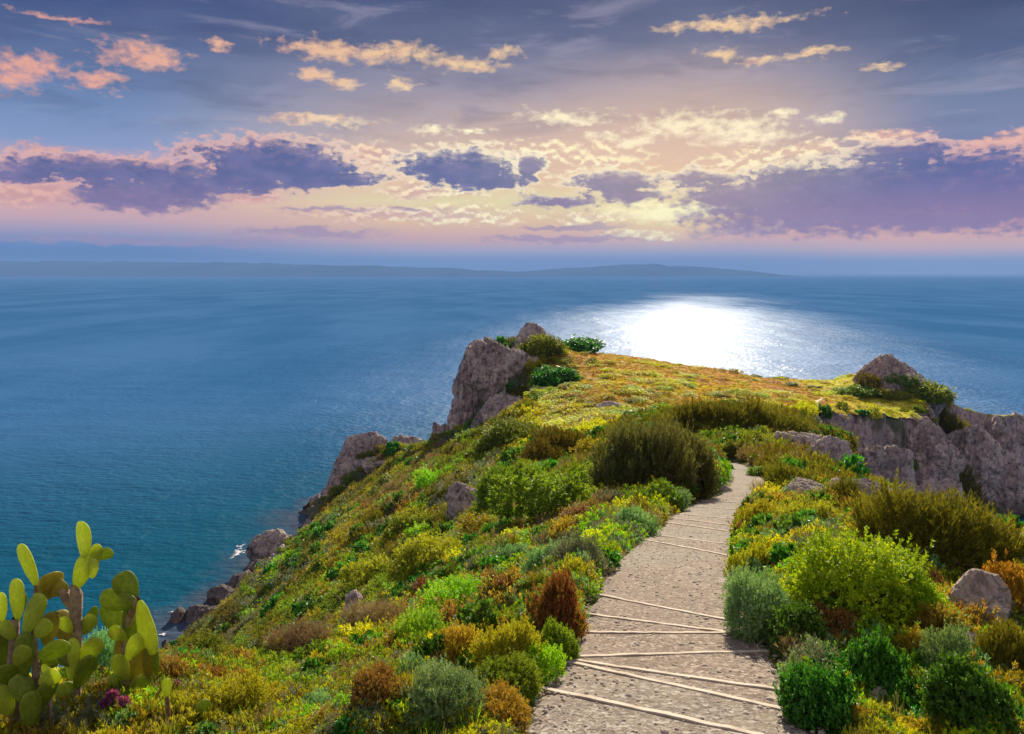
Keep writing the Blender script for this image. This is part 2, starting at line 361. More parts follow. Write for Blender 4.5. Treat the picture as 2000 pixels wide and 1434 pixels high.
# ------------------------------------------------------------------ table of the shrubs
SHRUBS = [  # kind, px, py base, w, h, distance or None, label
    # ---- right of the path
    ('lime', 1662, 1236, 236, 196, 7.9, 'biggest bright lime-green bush right of the path'),
    ('lime', 1772, 1214, 112, 112, 7.9, 'lime-green bush joined to the right flank of the biggest one'),
    ('teal', 1490, 1252, 140, 132, 8.0, 'round blue-green shrub against the right edge of the path'),
    ('dark', 1560, 1290, 110, 110, 7.6, 'dark shaded shrub under the biggest lime bush, by the path'),
    ('rust', 1625, 1275, 120, 90, 7.4, 'brown shrub in the shade below the biggest lime bush'),
    ('gold', 1585, 1066, 110, 76, 13.5, 'golden-green shrub behind the blue-green one, right of the far steps'),
    ('gold', 1490, 1046, 74, 70, 16, 'small golden shrub touching the right edge of the far steps'),
    ('gold', 1470, 1150, 76, 92, 10.6, 'yellow-green shrub at the path edge just above the blue-green one'),
    ('orange', 1528, 1128, 80, 42, 10.6, 'flat orange shrub between the yellow-green one and the biggest lime bush'),
    ('teal', 1540, 1092, 90, 60, 12.5, 'pale blue-green shrub above the flat orange one'),
    ('olive', 1825, 1142, 250, 176, 12.5, 'large domed dark olive bush right of centre below the cove wall'),
    ('olive', 1730, 1080, 110, 84, 14, 'olive bush at the left shoulder of the large domed one'),
    ('dark', 1604, 1424, 122, 132, 6.0, 'glossy bright green shrub at the lower right edge of the path'),
    ('dark', 1700, 1392, 126, 160, 6.7, 'glossy dark green shrub right of the bright green one by the path'),
    ('rust', 1826, 1290, 92, 120, 7.6, 'orange-brown shrub left of the big brown boulder'),
    ('orange', 1790, 1330, 70, 100, 7.0, 'orange shrub with bare stems between dark green shrubs'),
    ('teal', 1860, 1345, 90, 120, 6.8, 'grey-green feathery shrub below the big brown boulder'),
    ('teal', 1838, 1400, 80, 90, 6.2, 'low blue-green shrub in front of the feathery one'),
    ('dark', 1785, 1440, 110, 130, 5.7, 'dark green leafy shrub at the bottom right beside the pale rock'),
    ('dark', 1905, 1440, 140, 150, 5.7, 'broad shaded dark shrub at the bottom right corner'),
    ('olive', 1968, 1350, 110, 120, 7.0, 'shaded olive bush at the right edge under the boulders'),
    ('orange', 1975, 1235, 100, 140, 8.6, 'tall orange bush behind the boulder at the right edge'),
    ('rust', 1985, 1132, 90, 90, 10.5, 'rusty red bush highest at the right edge'),
    ('gold', 1985, 1300, 80, 70, 7.6, 'yellow-green shrub between the boulder and the right edge'),
    ('lime', 1990, 1440, 70, 80, 5.6, 'lime-green shrub cut by the bottom right corner'),
    ('gold', 1915, 1150, 90, 50, 10.5, 'low golden shrub between the domed olive bush and the orange bush'),
    ('rust', 1935, 1075, 60, 44, 13.5, 'small golden-brown shrub against the blue cove water'),
    ('olive', 1636, 1026, 92, 92, 20, 'olive bush growing between the rounded and the pale-topped boulder'),
    ('olive', 1545, 972, 96, 68, 25, 'small dark olive bush at the right side of the end of the path'),
    ('green', 1492, 938, 50, 26, 40, 'low green shrub on the inside of the last bend of the path'),
    ('green', 1530, 920, 56, 24, 42, 'low green shrub below the grey rocks beyond the bend'),
    ('gold', 1650, 1050, 60, 44, 15, 'small golden shrub in front of the pale-topped boulder'),
    ('rust', 1640, 1070, 46, 44, 13, 'small reddish shrub above the biggest lime bush'),
    ('orange', 1666, 1436, 82, 56, 5.6, 'bright orange flower cushion at the bottom edge right of the path'),
    # ---- left of the path, far to near
    ('heath', 1230, 985, 140, 150, 28.5, 'left half of the great dark bush above the steps'),
    ('heath', 1330, 968, 150, 140, 29.5, 'right half of the great dark bush above the steps'),
    ('heath', 1280, 975, 130, 146, 28, 'tall middle part of the great dark bush above the steps'),
    ('olive', 1372, 868, 126, 84, 68, 'leftmost dark bush of the hedge-like row under the orange field'),
    ('olive', 1446, 874, 130, 86, 68, 'second dark bush of the hedge-like row'),
    ('olive', 1522, 880, 120, 74, 68, 'third dark bush of the hedge-like row, above the grey rocks'),
    ('lime', 1409, 948, 36, 50, 33, 'narrow bright green shrub between the great dark bush and the path'),
    ('green', 1285, 1012, 96, 62, 24, 'green shrub in front of the great dark bush'),
    ('teal', 1325, 1004, 56, 44, 24, 'bluish shrub at the path edge in front of the great dark bush'),
    ('teal', 1237, 1062, 80, 76, 17, 'round blue-green shrub at the left edge of the far steps'),
    ('grey', 1195, 1002, 60, 50, 25, 'grey shrub at the left foot of the great dark bush'),
    ('rust', 1145, 1050, 110, 60, 19, 'orange-brown shrub left of the far steps'),
    ('orange', 1105, 1062, 70, 50, 18, 'orange shrub right of the small tree with a pale trunk'),
    ('gold', 1195, 1078, 64, 60, 16.2, 'golden shrub below the orange-brown one, near the path'),
    ('rust', 1192, 1110, 46, 40, 14, 'dark red shrub at the path edge under the golden one'),
    ('grey', 1132, 1134, 82, 90, 13, 'round grey-blue shrub left of the middle of the path'),
    ('teal', 1078, 1142, 86, 74, 13.4, 'mint green shrub left of the round grey-blue one'),
    ('teal', 1010, 1110, 70, 50, 16.5, 'pale mint shrub higher up left of the mint green one'),
    ('grey', 960, 1130, 80, 56, 16.5, 'silvery shrub among pink stems left of the mint shrubs'),
    ('rust', 1090, 1256, 96, 134, 9.3, 'tall red and orange shrub against the left edge of the path'),
    ('gold', 1122, 1236, 46, 66, 9.8, 'narrow yellow-green shrub at the path beside the red and orange one'),
    ('green', 1040, 1195, 70, 60, 11.4, 'green shrub behind the tall red and orange one'),
    ('green', 1090, 1300, 70, 70, 8.1, 'dark green shrub under the tall red and orange one'),
    ('lime', 905, 1238, 160, 96, 11.0, 'bright lime-green dome in the middle left of the picture'),
    ('lime', 830, 1298, 130, 84, 9.6, 'lime-green shrub below and left of the bright lime dome'),
    ('orange', 900, 1320, 90, 84, 8.9, 'orange shrub in front of the bright lime dome'),
    ('gold', 962, 1288, 90, 80, 9.3, 'yellowish shrub right of the bright lime dome'),
    ('gold', 1000, 1340, 110, 100, 8.0, 'golden-green shrub three steps left of the path'),
    ('lime', 1052, 1338, 76, 70, 7.7, 'lime-green shrub whose leaves hang over the end of the level step edging'),
    ('green', 985, 1380, 110, 80, 7.1, 'green shrub under the golden-green one'),
    ('orange', 975, 1432, 110, 70, 6.2, 'broad orange-green shrub at the bottom left of the path'),
    ('teal', 870, 1446, 170, 120, 6.2, 'largest soft mint-green shrub at the bottom centre'),
    ('teal', 820, 1368, 80, 80, 7.8, 'blue-green shrub standing above the largest mint-green one'),
    ('gold', 885, 1378, 70, 60, 7.6, 'golden shrub above the largest mint-green one'),
    ('teal', 622, 1446, 110, 70, 6.6, 'mint-green shrub at the bottom edge left of centre'),
    ('teal', 712, 1446, 90, 60, 6.5, 'mint-green shrub between two others along the bottom edge'),
    ('rust', 735, 1404, 110, 90, 7.2, 'rusty shrub with dark purple tips above the bottom edge'),
    ('lime', 672, 1332, 84, 60, 9.2, 'lime-green shrub below the flat violet-grey rock'),
    ('gold', 770, 1330, 70, 60, 9.0, 'yellow-green shrub left of the orange one'),
    ('lime', 545, 1364, 90, 60, 8.7, 'lime-green shrub above the dry stalks left of centre'),
    ('grey', 600, 1296, 110, 56, 11, 'pale silvery brush at the lip of the slope'),
    ('dry', 580, 1290, 110, 60, 10.6, 'pale dry brush at the lip of the slope'),
    ('dry', 735, 1252, 120, 76, 12.2, 'pale pinkish dry brush right of the dark leaning slab'),
    ('rust', 835, 1190, 90, 50, 15.5, 'dark red patch of shrub below the golden dome'),
    ('gold', 835, 1135, 130, 84, 21, 'golden-green dome on the slope left of the silvery shrub'),
    ('lime', 848, 975, 76, 60, None, 'bright green shrub in the shaded slope below the cliff'),
    ('gold', 956, 930, 66, 26, None, 'small yellow cushion shrub below the cliff foot'),
    ('green', 920, 880, 60, 40, None, 'green shrub at the foot of the cliff crags'),
    ('green', 1010, 880, 120, 54, 95, 'wide green thicket right below the low pinkish crag'),
    ('olive', 1110, 905, 120, 66, 70, 'olive-green thicket left of the great dark bush'),
    ('gold', 1180, 905, 90, 50, 60, 'golden thicket behind the great dark bush'),
    ('green', 1000, 1000, 110, 90, 36, 'yellow-green thicket left of the small tree'),
    ('green', 1150, 1000, 90, 90, 32, 'green thicket between the small tree and the great dark bush'),
    ('dark', 990, 1065, 70, 50, 26, 'dark green shrub below the small tree'),
    ('gold', 940, 1060, 90, 50, 28, 'golden shrub below the tall pale outcrop'),
    ('lime', 1400, 938, 20, 20, 34, 'tiny bright green shrub at the last bend of the path'),
    ('dark', 1085, 765, 90, 46, 150, 'dark green thicket right behind the highest crag of the cliff'),
    ('dark', 1130, 690, 90, 30, 188, 'dark thicket on the skyline right of the highest crag'),
    ('green', 1676, 790, 84, 34, 184, 'green scrub on the left skirt of the pointed knoll'),
    ('green', 1812, 788, 90, 40, 184, 'green scrub on the right skirt of the pointed knoll'),
    ('olive', 1862, 790, 70, 34, 192, 'olive scrub on the shoulder right of the pointed knoll'),
    ('olive', 1742, 800, 60, 30, 180, 'olive scrub at the front foot of the pointed knoll'),
    ('olive', 1700, 748, 46, 20, 186, 'small scrub patch on the left flank of the pointed knoll'),
    ('green', 1760, 752, 60, 24, 188, 'scrub tuft high on the right flank of the pointed knoll'),
    ('olive', 1800, 862, 90, 60, 160, 'dark scrub hanging on the cove wall below the plateau edge'),
    ('green', 1730, 860, 80, 60, 138, 'green scrub on the cove wall at the left end of the crags'),
    ('olive', 1880, 846, 90, 50, 176, 'olive scrub growing over the top of the tallest cove crag'),
    ('green', 1915, 808, 90, 34, 186, 'green scrub at the far right end of the plateau'),
    ('green', 1060, 676, 76, 24, 166, 'dark scrub crowning the highest crag of the left-hand cliff'),
    ('green', 880, 858, 60, 54, 158, 'dark green thicket at the seaward foot of the left-hand cliff'),
    ('green', 770, 1020, 90, 50, 120, 'green thicket on the shaded slope below the promontory'),
    ('olive', 700, 1080, 90, 46, 110, 'olive thicket in the middle of the steep left slope'),
    ('green', 800, 1060, 90, 54, 62, 'green thicket left of the tall grey outcrop'),
    ('gold', 730, 1140, 90, 50, 52, 'golden thicket above the dark leaning slab'),
    ('olive', 1060, 930, 100, 60, 66, 'olive thicket just left of the yellow-green thickets'),
    # ---- left foreground round the prickly pears
    ('teal', 190, 1350, 110, 96, 7.6, 'blue-green shrub between the two large prickly pears'),
    ('rust', 320, 1390, 110, 90, 7.3, 'red shrub right of the right-hand prickly pear'),
    ('rust', 200, 1412, 110, 66, 6.6, 'dark red shrub under the thistle heads'),
    ('gold', 330, 1446, 90, 80, 6.4, 'yellow-green shrub with a small round cactus pad behind'),
    ('gold', 450, 1446, 130, 96, 6.6, 'golden shrub right of the pair of red thistle heads'),
    ('orange', 520, 1446, 80, 70, 6.6, 'orange shrub left of the mint-green row at the bottom edge'),
    ('teal', 100, 1450, 130, 60, 5.9, 'blue-green shrub at the bottom edge under the left-hand prickly pear'),
    ('teal', 345, 1450, 90, 36, 6.0, 'pale teal shrub cut by the bottom edge right of the left cactus group'),
    ('lime', 40, 1446, 70, 70, 6.0, 'lime-green shrub in the bottom left corner'),
    ('green', 395, 1310, 110, 50, 10, 'dark green shrub on the lip of the slope above the red thistles'),
    ('green', 480, 1400, 90, 60, 7.4, 'green shrub between the golden shrub and the lime-green one'),
]



# ------------------------------------------------------------------ terrain height
CP = []


def cp(px, py, y, dz=0.0):
    p = P(px, py, y); CP.append((p.x, p.y, p.z + dz))


# path: (photo y, left px, right px, distance)
PATH = [(1434, 1005, 1600, 5.3), (1380, 1040, 1565, 5.95), (1300, 1088, 1525, 7.1), (1230, 1128, 1485, 8.6), (1160, 1160, 1450, 10.6), (1100, 1200, 1433, 13.0),
        (1045, 1262, 1438, 17.5), (990, 1345, 1458, 26.0), (965, 1412, 1500, 31.0), (940, 1432, 1497, 37.0), (925, 1430, 1476, 42.0), (912, 1420, 1458, 47.0), (905, 1400, 1440, 52.0)]
PL, PR = [], []
_first = True
for (py, l, r, y) in PATH:
    a, b = P(l, py, y), P(r, py, y)
    PL.append(a); PR.append(b)
for a, b, (py, l, r, y) in zip(PL, PR, PATH):
    CP.append(tuple(a)); CP.append(tuple(b))
    w = (b.x - a.x)
    CP.append((a.x - 0.5 * w, a.y, a.z + 0.02 * w))
    CP.append((b.x + 0.5 * w, b.y, b.z + 0.05 * w))
# path carried on behind the viewer
for y in (3.5, 1.5, -1, -5, -12):
    z = PL[0].z + (5.3 - y) * 0.2
    CP.append((0.35, y, z)); CP.append((1.85, y, z))

for t in [(450, 1200, 132), (500, 1150, 120), (600, 1150, 90), (560, 1230, 70), (700, 1150, 60), (700, 1050, 100), (600, 1080, 130), (700, 960, 150), (650, 890, 185),
          (750, 885, 185), (830, 872, 175), (800, 950, 120), (850, 1050, 70), (900, 950, 90), (900, 1080, 45), (950, 890, 110), (872, 845, 150), (1000, 855, 120),
          (1000, 950, 60), (1050, 1000, 38), (1000, 1100, 24), (1100, 1105, 17.5), (1120, 1200, 10.5),
          (1100, 850, 100), (1040, 800, 125), (1040, 770, 140), (1100, 760, 147), (1200, 800, 120), (1300, 780, 130), (1400, 800, 125), (1500, 830, 115), (1600, 800, 140),
          (1300, 725, 180), (1200, 694, 200), (1300, 706, 203), (1400, 722, 203), (1500, 746, 195), (1600, 774, 182), (1640, 782, 172),
          (1050, 672, 190), (920, 700, 166), (975, 688, 175), (1120, 690, 190),
          (1700, 800, 165), (1745, 722, 195), (1690, 762, 188), (1798, 758, 194), (1720, 740, 192), (1770, 740, 194), (1830, 772, 190), (1890, 778, 190), (1950, 806, 200), (2000, 812, 215), (1800, 832, 162), (1700, 826, 152), (1870, 826, 170),
          (1430, 885, 62), (1500, 875, 66), (1600, 905, 60), (1650, 885, 75), (1700, 960, 42), (1640, 832, 120), (1672, 868, 106), (1620, 862, 90), (1660, 905, 78), (1400, 855, 76), (1250, 860, 80), (1550, 850, 95),
          (1700, 1330, 7.5), (1900, 1330, 6.5), (1960, 1180, 10), (1950, 1100, 15), (1800, 1100, 15), (1600, 1080, 15), (1600, 1010, 24),
          (1100, 950, 60), (1200, 920, 60)]:
    cp(*t)
# left foreground ground and its lip
for t in [(150, 1434, 6.3), (330, 1330, 8.5), (500, 1330, 10), (650, 1290, 12.5), (780, 1230, 16), (860, 1150, 23), (1000, 1200, 13), (900, 1180, 17),
          (330, 1446, 6.4), (450, 1446, 6.5), (600, 1446, 6.4), (750, 1446, 6.3), (1785, 1446, 5.7), (1905, 1446, 5.7), (1990, 1446, 5.6)]:
    cp(*t)
CP += [(-0.7, 5, 56.4), (-1.5, 5, 56.3), (-2.6, 5, 56.2), (-1.5, 3.8, 56.6), (-3, 4, 56.4), (2.7, 4.8, 56.6), (3.6, 4.8, 56.6), (-4.5, 3.5, 56.7), (-3, 0, 58.2), (-8, 0, 56), (-8, -10, 57), (8, 0, 58.3), (9, -10, 60), (0, -25, 63), (-25, -20, 45), (25, -20, 50),
       (-7.5, 7.5, 54.5), (-11, 11, 46), (-9, 16, 45), (-8, 24, 43.5), (-13, 20, 40), (-20, 20, 34), (-22, 40, 29), (-14, 40, 36), (-30, 60, 20), (-28, 90, 19), (-40, 90, 10), (-50, 60, 2), (-40, 30, 12), (-40, 0, 15),
       (-48, 130, 1.5), (-42, 165, 5), (-44, 195, 10),
       (18, 18, 50), (22, 25, 46), (30, 30, 38), (22, 50, 43), (40, 55, 20), (40, 20, 32), (40, 0, 40), (14, 6, 56),
       (10, 230, 34), (60, 225, 28), (100, 225, 26), (-5, 210, 38), (130, 220, 20), (160, 240, 15)]
for (_k, _px, _py, _w, _h, _y, _l) in SHRUBS:
    if _y is not None and _y < 45 and _py < 1440: cp(_px, _py, _y, -0.03)
for _t in [(1912, 1246, 9.5), (1925, 1305, 8.0), (1572, 1001, 23), (1704, 1012, 24)]: cp(*_t)
# low ground in front of the cliff faces, so that the rock shows
for _t in [(930, 856, 150), (965, 846, 149), (1000, 842, 147), (1030, 838, 140), (905, 850, 152), (660, 1000, 168), (700, 985, 170), (760, 962, 172), (800, 930, 172), (630, 1040, 170)]: cp(*_t)
CP = np.array(CP)


def rbf_fit(pts, smooth=0.03):
    n = len(pts)
    X = pts[:, :2]
    # work in log-ish space so near detail is kept
    D = np.linalg.norm(X[:, None] - X[None], axis=2)
    A = np.zeros((n + 3, n + 3))
    A[:n, :n] = -D - np.eye(n) * 0.0
    A[:n, :n] += -np.eye(n) * (-smooth)
    A[:n, n] = 1; A[:n, n + 1:] = X; A[n, :n] = 1; A[n + 1:, :n] = X.T
    b = np.zeros(n + 3); b[:n] = pts[:, 2]
    return np.linalg.lstsq(A, b, rcond=None)[0]


W = rbf_fit(CP)

COAST = np.array([(-90, -80), (-78, 40), (-68, 90), (-60, 122), (-54, 138), (-49, 152), (-51, 165), (-47, 180), (-52, 196), (-46, 208), (-30, 206), (-22, 196), (-17, 186), (-17, 170), (-13, 158), (-17, 175), (-16, 200), (-12, 225),
                  (10, 250), (60, 246), (100, 242), (130, 240), (170, 262), (200, 255), (190, 225), (150, 215), (133, 206), (118, 200), (106, 184), (99, 172), (84, 160), (70, 149), (62, 136), (56, 120), (51, 102), (47, 84), (43, 60), (44, 20), (70, -80)])


def signed_dist(x, y, poly):
    """positive inside"""
    x = np.asarray(x, float); y = np.asarray(y, float)
    d2 = np.full(x.shape, 1e18); inside = np.zeros(x.shape, bool)
    n = len(poly)
    for i in range(n):
        ax, ay = poly[i]; bx, by = poly[(i + 1) % n]
        ex, ey = bx - ax, by - ay
        t = np.clip(((x - ax) * ex + (y - ay) * ey) / (ex * ex + ey * ey), 0, 1)
        dx, dy = x - ax - t * ex, y - ay - t * ey
        d2 = np.minimum(d2, dx * dx + dy * dy)
        if by != ay:
            c = ((ay > y) != (by > y)) & (x < (bx - ax) * (y - ay) / (by - ay) + ax)
            inside ^= c
    d = np.sqrt(d2)
    return np.where(inside, d, -d)


def path_frac(x, y):
    """signed distance outside the path edge (negative on the path)"""
    l = np.interp(y, _yg, _xl); r = np.interp(y, _yg, _xr)
    return np.maximum(l - x, x - r) + np.where(y > 52, (y - 52), 0)


_yg = np.linspace(-12, 60, 1441)
_yk = [-12] + [p.y for p in PL]


def _smooth(a, n=61):
    return np.convolve(np.pad(a, n // 2, 'edge'), np.ones(n) / n, 'valid')


_zl = _smooth(np.interp(_yg, _yk, [PL[0].z + 17.3 * .2] + [p.z for p in PL]))
_zr = _smooth(np.interp(_yg, _yk, [PL[0].z + 17.3 * .2] + [p.z for p in PR]))
_xl = _smooth(np.interp(_yg, _yk, [0.35] + [p.x for p in PL]), 31)
_xr = _smooth(np.interp(_yg, _yk, [1.85] + [p.x for p in PR]), 31)


def pathz(x, y):
    l = np.interp(y, _yg, _xl); r = np.interp(y, _yg, _xr)
    t = np.clip((x - l) / np.maximum(r - l, .1), 0, 1)
    return np.interp(y, _yg, _zl) * (1 - t) + np.interp(y, _yg, _zr) * t


def height(x, y, detail=True):
    x = np.atleast_1d(np.asarray(x, float)); y = np.atleast_1d(np.asarray(y, float))
    shp = x.shape
    xf, yf = x.ravel(), y.ravel()
    T = np.zeros(xf.shape)
    CH = 40000
    for s in range(0, len(xf), CH):
        a, b = xf[s:s + CH], yf[s:s + CH]
        D = np.sqrt((a[:, None] - CP[None, :, 0]) ** 2 + (b[:, None] - CP[None, :, 1]) ** 2)
        T[s:s + CH] = -(D @ W[:len(CP)]) + W[len(CP)] + a * W[len(CP) + 1] + b * W[len(CP) + 2]
    bl = 1 - sstep(path_frac(xf, yf), 0.0, 0.9 + 0.02 * np.clip(yf, 0, 60))
    T = T * (1 - bl) + pathz(xf, yf) * bl
    # coast
    wx = fbm(xf / 14, yf / 14, 1.0, 4) * 5
    wy = fbm(xf / 14, yf / 14, 7.0, 4) * 5
    sd = signed_dist(xf + wx, yf + wy, COAST)
    k = 1.2 + 1.8 * sstep(xf, -25, 5) + 1.2 * sstep(yf, 120, 150) * sstep(xf, -38, -22)
    lim = np.where(sd > 0, k * sd + 1.2, sd * 0.9)
    # soft minimum
    h = np.where(T < lim, T, lim)
    d = np.clip(1 - np.abs(T - lim) / 3.0, 0, 1)
    h = h - d * d * 0.7
    if detail:
        far = sstep(yf, 20, 90)
        onpath = sstep(path_frac(xf, yf), 0.0, 0.8)
        n1 = fbm(xf / 9, yf / 9, 3.0, 5)
        n2 = fbm(xf / 1.3, yf / 1.3, 5.0, 3)
        h = h + onpath * (n1 * (0.25 + 0.9 * far) + n2 * 0.10)
        # keep the plateau itself smooth
    return h.reshape(shp)


def ground_z(x, y):
    return float(height(x, y)[0])


def hit(px, py, ymin=2.5, ymax=320):
    """first point of the ground seen at a photo pixel"""
    d = pix_dir(px, py)
    ys = np.exp(np.linspace(math.log(ymin), math.log(ymax), 700))
    xs = d[0] / d[1] * ys
    zs = EYE + d[2] / d[1] * ys
    hs = height(xs, ys)
    below = np.nonzero(zs < np.maximum(hs, 0))[0]
    if len(below) == 0: return None
    i = below[0]
    return Vector((xs[i], ys[i], hs[i]))


# ------------------------------------------------------------------ object helpers
def link(o, parent=None):
    COL.objects.link(o)
    if parent is not None: o.parent = parent
    return o


def tag(o, label=None, cat=None, group=None, kind=None):
    if label: o['label'] = label
    if cat: o['category'] = cat
    if group: o['group'] = group
    if kind: o['kind'] = kind
    return o


def mesh_np(name, V, faces, mat=None, attrs=None, smooth=False):
    """faces: (n,3) or (n,4) int array"""
    me = bpy.data.meshes.new(name)
    V = np.ascontiguousarray(V, dtype=np.float32)
    faces = np.ascontiguousarray(faces, dtype=np.int32)
    me.vertices.add(len(V)); me.vertices.foreach_set('co', V.ravel())
    k = faces.shape[1]
    me.loops.add(faces.size); me.loops.foreach_set('vertex_index', faces.ravel())
    me.polygons.add(len(faces))
    me.polygons.foreach_set('loop_start', np.arange(0, faces.size, k, dtype=np.int32))
    if smooth: me.polygons.foreach_set('use_smooth', np.ones(len(faces), dtype=bool))
    me.update(calc_edges=True)
    for nm, arr in (attrs or {}).items():
        at = me.attributes.new(nm, 'FLOAT', 'POINT')
        at.data.foreach_set('value', np.ascontiguousarray(arr, dtype=np.float32))
    if mat: me.materials.append(mat)
    return me


def obj(name, me, parent=None):
    return link(bpy.data.objects.new(name, me), parent)


def empty(name, loc=(0, 0, 0), rz=0.0, s=1.0):
    o = bpy.data.objects.new(name, None)
    o.empty_display_size = 0.3
    o.location = loc; o.rotation_euler = (0, 0, rz)
    o.scale = (s, s, s) if not isinstance(s, tuple) else s
    return link(o)


def new_mat(name):
    m = bpy.data.materials.new(name); m.use_nodes = True
    return m, NG(m.node_tree)


# ------------------------------------------------------------------ materials
def mat_leaf(name, c1, c2, c3, rough=0.55, trans=0.45, hue=0.06, spec=0.25):
    """c1..c3 real colours of the leaves, mixed leaf by leaf and plant by plant"""
    m, n = new_mat(name)
    t = n.attr('tint')
    col = n.ramp(t, [(0.0, (*c1, 1)), (0.5, (*c2, 1)), (1.0, (*c3, 1))])
    oi = n.node('ShaderNodeObjectInfo')
    hs = n.node('ShaderNodeHueSaturation')
    n.link(n.m('ADD', n.m('MULTIPLY', n.m('SUBTRACT', oi.outputs['Random'], 0.5), hue), 0.5), hs.inputs['Hue'])
    n.link(n.m('ADD', n.m('MULTIPLY', oi.outputs['Random'], 0.4), 0.8), hs.inputs['Value'])
    n.link(col, hs.inputs['Color'])
    pr = n.node('ShaderNodeBsdfPrincipled')
    n.link(hs.outputs[0], pr.inputs['Base Color'])
    pr.inputs['Roughness'].default_value = rough
    pr.inputs['Specular IOR Level'].default_value = spec
    tr = n.node('ShaderNodeBsdfTranslucent')
    tcol = n.mix(1.0, hs.outputs[0], (1.35, 1.25, 0.55, 1), 'MULTIPLY')
    n.link(tcol, tr.inputs[0])
    mx = n.node('ShaderNodeMixShader'); mx.inputs[0].default_value = trans
    n.link(pr.outputs[0], mx.inputs[1]); n.link(tr.outputs[0], mx.inputs[2])
    out = n.node('ShaderNodeOutputMaterial'); n.link(mx.outputs[0], out.inputs[0])
    return m


def mat_simple(name, c1, c2, scale=6.0, rough=0.85, bump=0.3, detail=6, spec=0.2):
    m, n = new_mat(name)
    tcn = n.node('ShaderNodeTexCoord').outputs['Object']
    ns = n.noise(tcn, scale, detail, 0.6)
    col = n.mix(n.ss(ns, 0.35, 0.65), (*c1, 1), (*c2, 1))
    pr = n.node('ShaderNodeBsdfPrincipled')
    n.link(col, pr.inputs['Base Color'])
    pr.inputs['Roughness'].default_value = rough
    pr.inputs['Specular IOR Level'].default_value = spec
    bp = n.node('ShaderNodeBump'); bp.inputs['Strength'].default_value = bump
    bp.inputs['Distance'].default_value = 0.03
    n.link(ns, bp.inputs['Height']); n.link(bp.outputs[0], pr.inputs['Normal'])
    out = n.node('ShaderNodeOutputMaterial'); n.link(pr.outputs[0], out.inputs[0])
    return m


def rock_color(n, p, scale=1.0):
    a = n.noise(p, 0.35 * scale, 8, 0.62)
    b = n.noise(p, 2.2 * scale, 8, 0.65)
    c = n.noise(p, 9.0 * scale, 5, 0.6)
    col = n.ramp(a, [(0.25, (0.15, 0.11, 0.12, 1)), (0.45, (0.37, 0.28, 0.28, 1)), (0.6, (0.58, 0.45, 0.43, 1)), (0.78, (0.46, 0.40, 0.43, 1))])
    col = n.mix(n.ss(b, 0.48, 0.62), col, n.mix(0.6, col, (0.62, 0.52, 0.46, 1)))
    col = n.mix(n.ss(b, 0.46, 0.36), col, n.mix(0.75, col, (0.06, 0.05, 0.055, 1)))
    col = n.mix(n.m('MULTIPLY', n.ss(c, 0.55, 0.7), 0.5), col, (0.30, 0.20, 0.11, 1))
    return col, b, c


def mat_rock(name='rock', scale=1.0, obj_space=True, warm=0.0):
    m, n = new_mat(name)
    geo = n.node('ShaderNodeNewGeometry')
    p = n.node('ShaderNodeTexCoord').outputs['Object'] if obj_space else geo.outputs['Position']
    col, b, c = rock_color(n, p, scale)
    if warm: col = n.mix(warm, col, (0.50, 0.34, 0.26, 1))
    # moss and lichen on the upward faces
    sx = n.node('ShaderNodeSeparateXYZ'); n.link(geo.outputs['Normal'], sx.inputs[0])
    up = n.ss(n.m('ADD', sx.outputs[2], n.m('MULTIPLY', n.m('SUBTRACT', b, 0.5), 1.6)), 0.70, 1.0)
    col = n.mix(n.m('MULTIPLY', up, 0.6), col, (0.13, 0.14, 0.04, 1))
    sz = n.node('ShaderNodeSeparateXYZ'); n.link(geo.outputs['Position'], sz.inputs[0])
    wet = n.ss(n.m('ADD', sz.outputs[2], n.m('MULTIPLY', n.m('SUBTRACT', b, 0.5), 5.0)), 7.0, 2.5)
    col = n.mix(n.m('MULTIPLY', wet, 0.75), col, (0.045, 0.035, 0.035, 1))
    wp = n.v('ADD', p, n.v('MULTIPLY', n.v('SUBTRACT', n.noise(p, 0.9 * scale, 4, 0.6, color=True), (0.5, 0.5, 0.5)), (1.6 / scale, 1.6 / scale, 1.6 / scale)))
    vo = n.node('ShaderNodeTexVoronoi', feature='DISTANCE_TO_EDGE'); n.link(n.v('MULTIPLY', wp, (1, 1, 0.28)), vo.inputs['Vector']); vo.inputs['Scale'].default_value = 0.8 * scale
    vo2 = n.node('ShaderNodeTexVoronoi', feature='DISTANCE_TO_EDGE'); n.link(n.v('MULTIPLY', wp, (1, 1, 0.6)), vo2.inputs['Vector']); vo2.inputs['Scale'].default_value = 3.4 * scale
    crack = n.m('MINIMUM', n.ss(vo.outputs['Distance'], -0.01, 0.05), n.ss(vo2.outputs['Distance'], -0.10, 0.04))
    col = n.mix(n.m('MULTIPLY', n.m('SUBTRACT', 1.0, crack), 0.4), col, (0.05, 0.04, 0.04, 1))
    pr = n.node('ShaderNodeBsdfPrincipled'); n.link(col, pr.inputs['Base Color'])
    pr.inputs['Roughness'].default_value = 0.9; pr.inputs['Specular IOR Level'].default_value = 0.2
    bp = n.node('ShaderNodeBump'); bp.inputs['Strength'].default_value = 1.0; bp.inputs['Distance'].default_value = 0.16 / scale
    n.link(n.m('ADD', n.m('ADD', b, n.m('MULTIPLY', crack, 0.35)), n.m('MULTIPLY', c, 0.4)), bp.inputs['Height']); n.link(bp.outputs[0], pr.inputs['Normal'])
    out = n.node('ShaderNodeOutputMaterial'); n.link(pr.outputs[0], out.inputs[0])
    return m


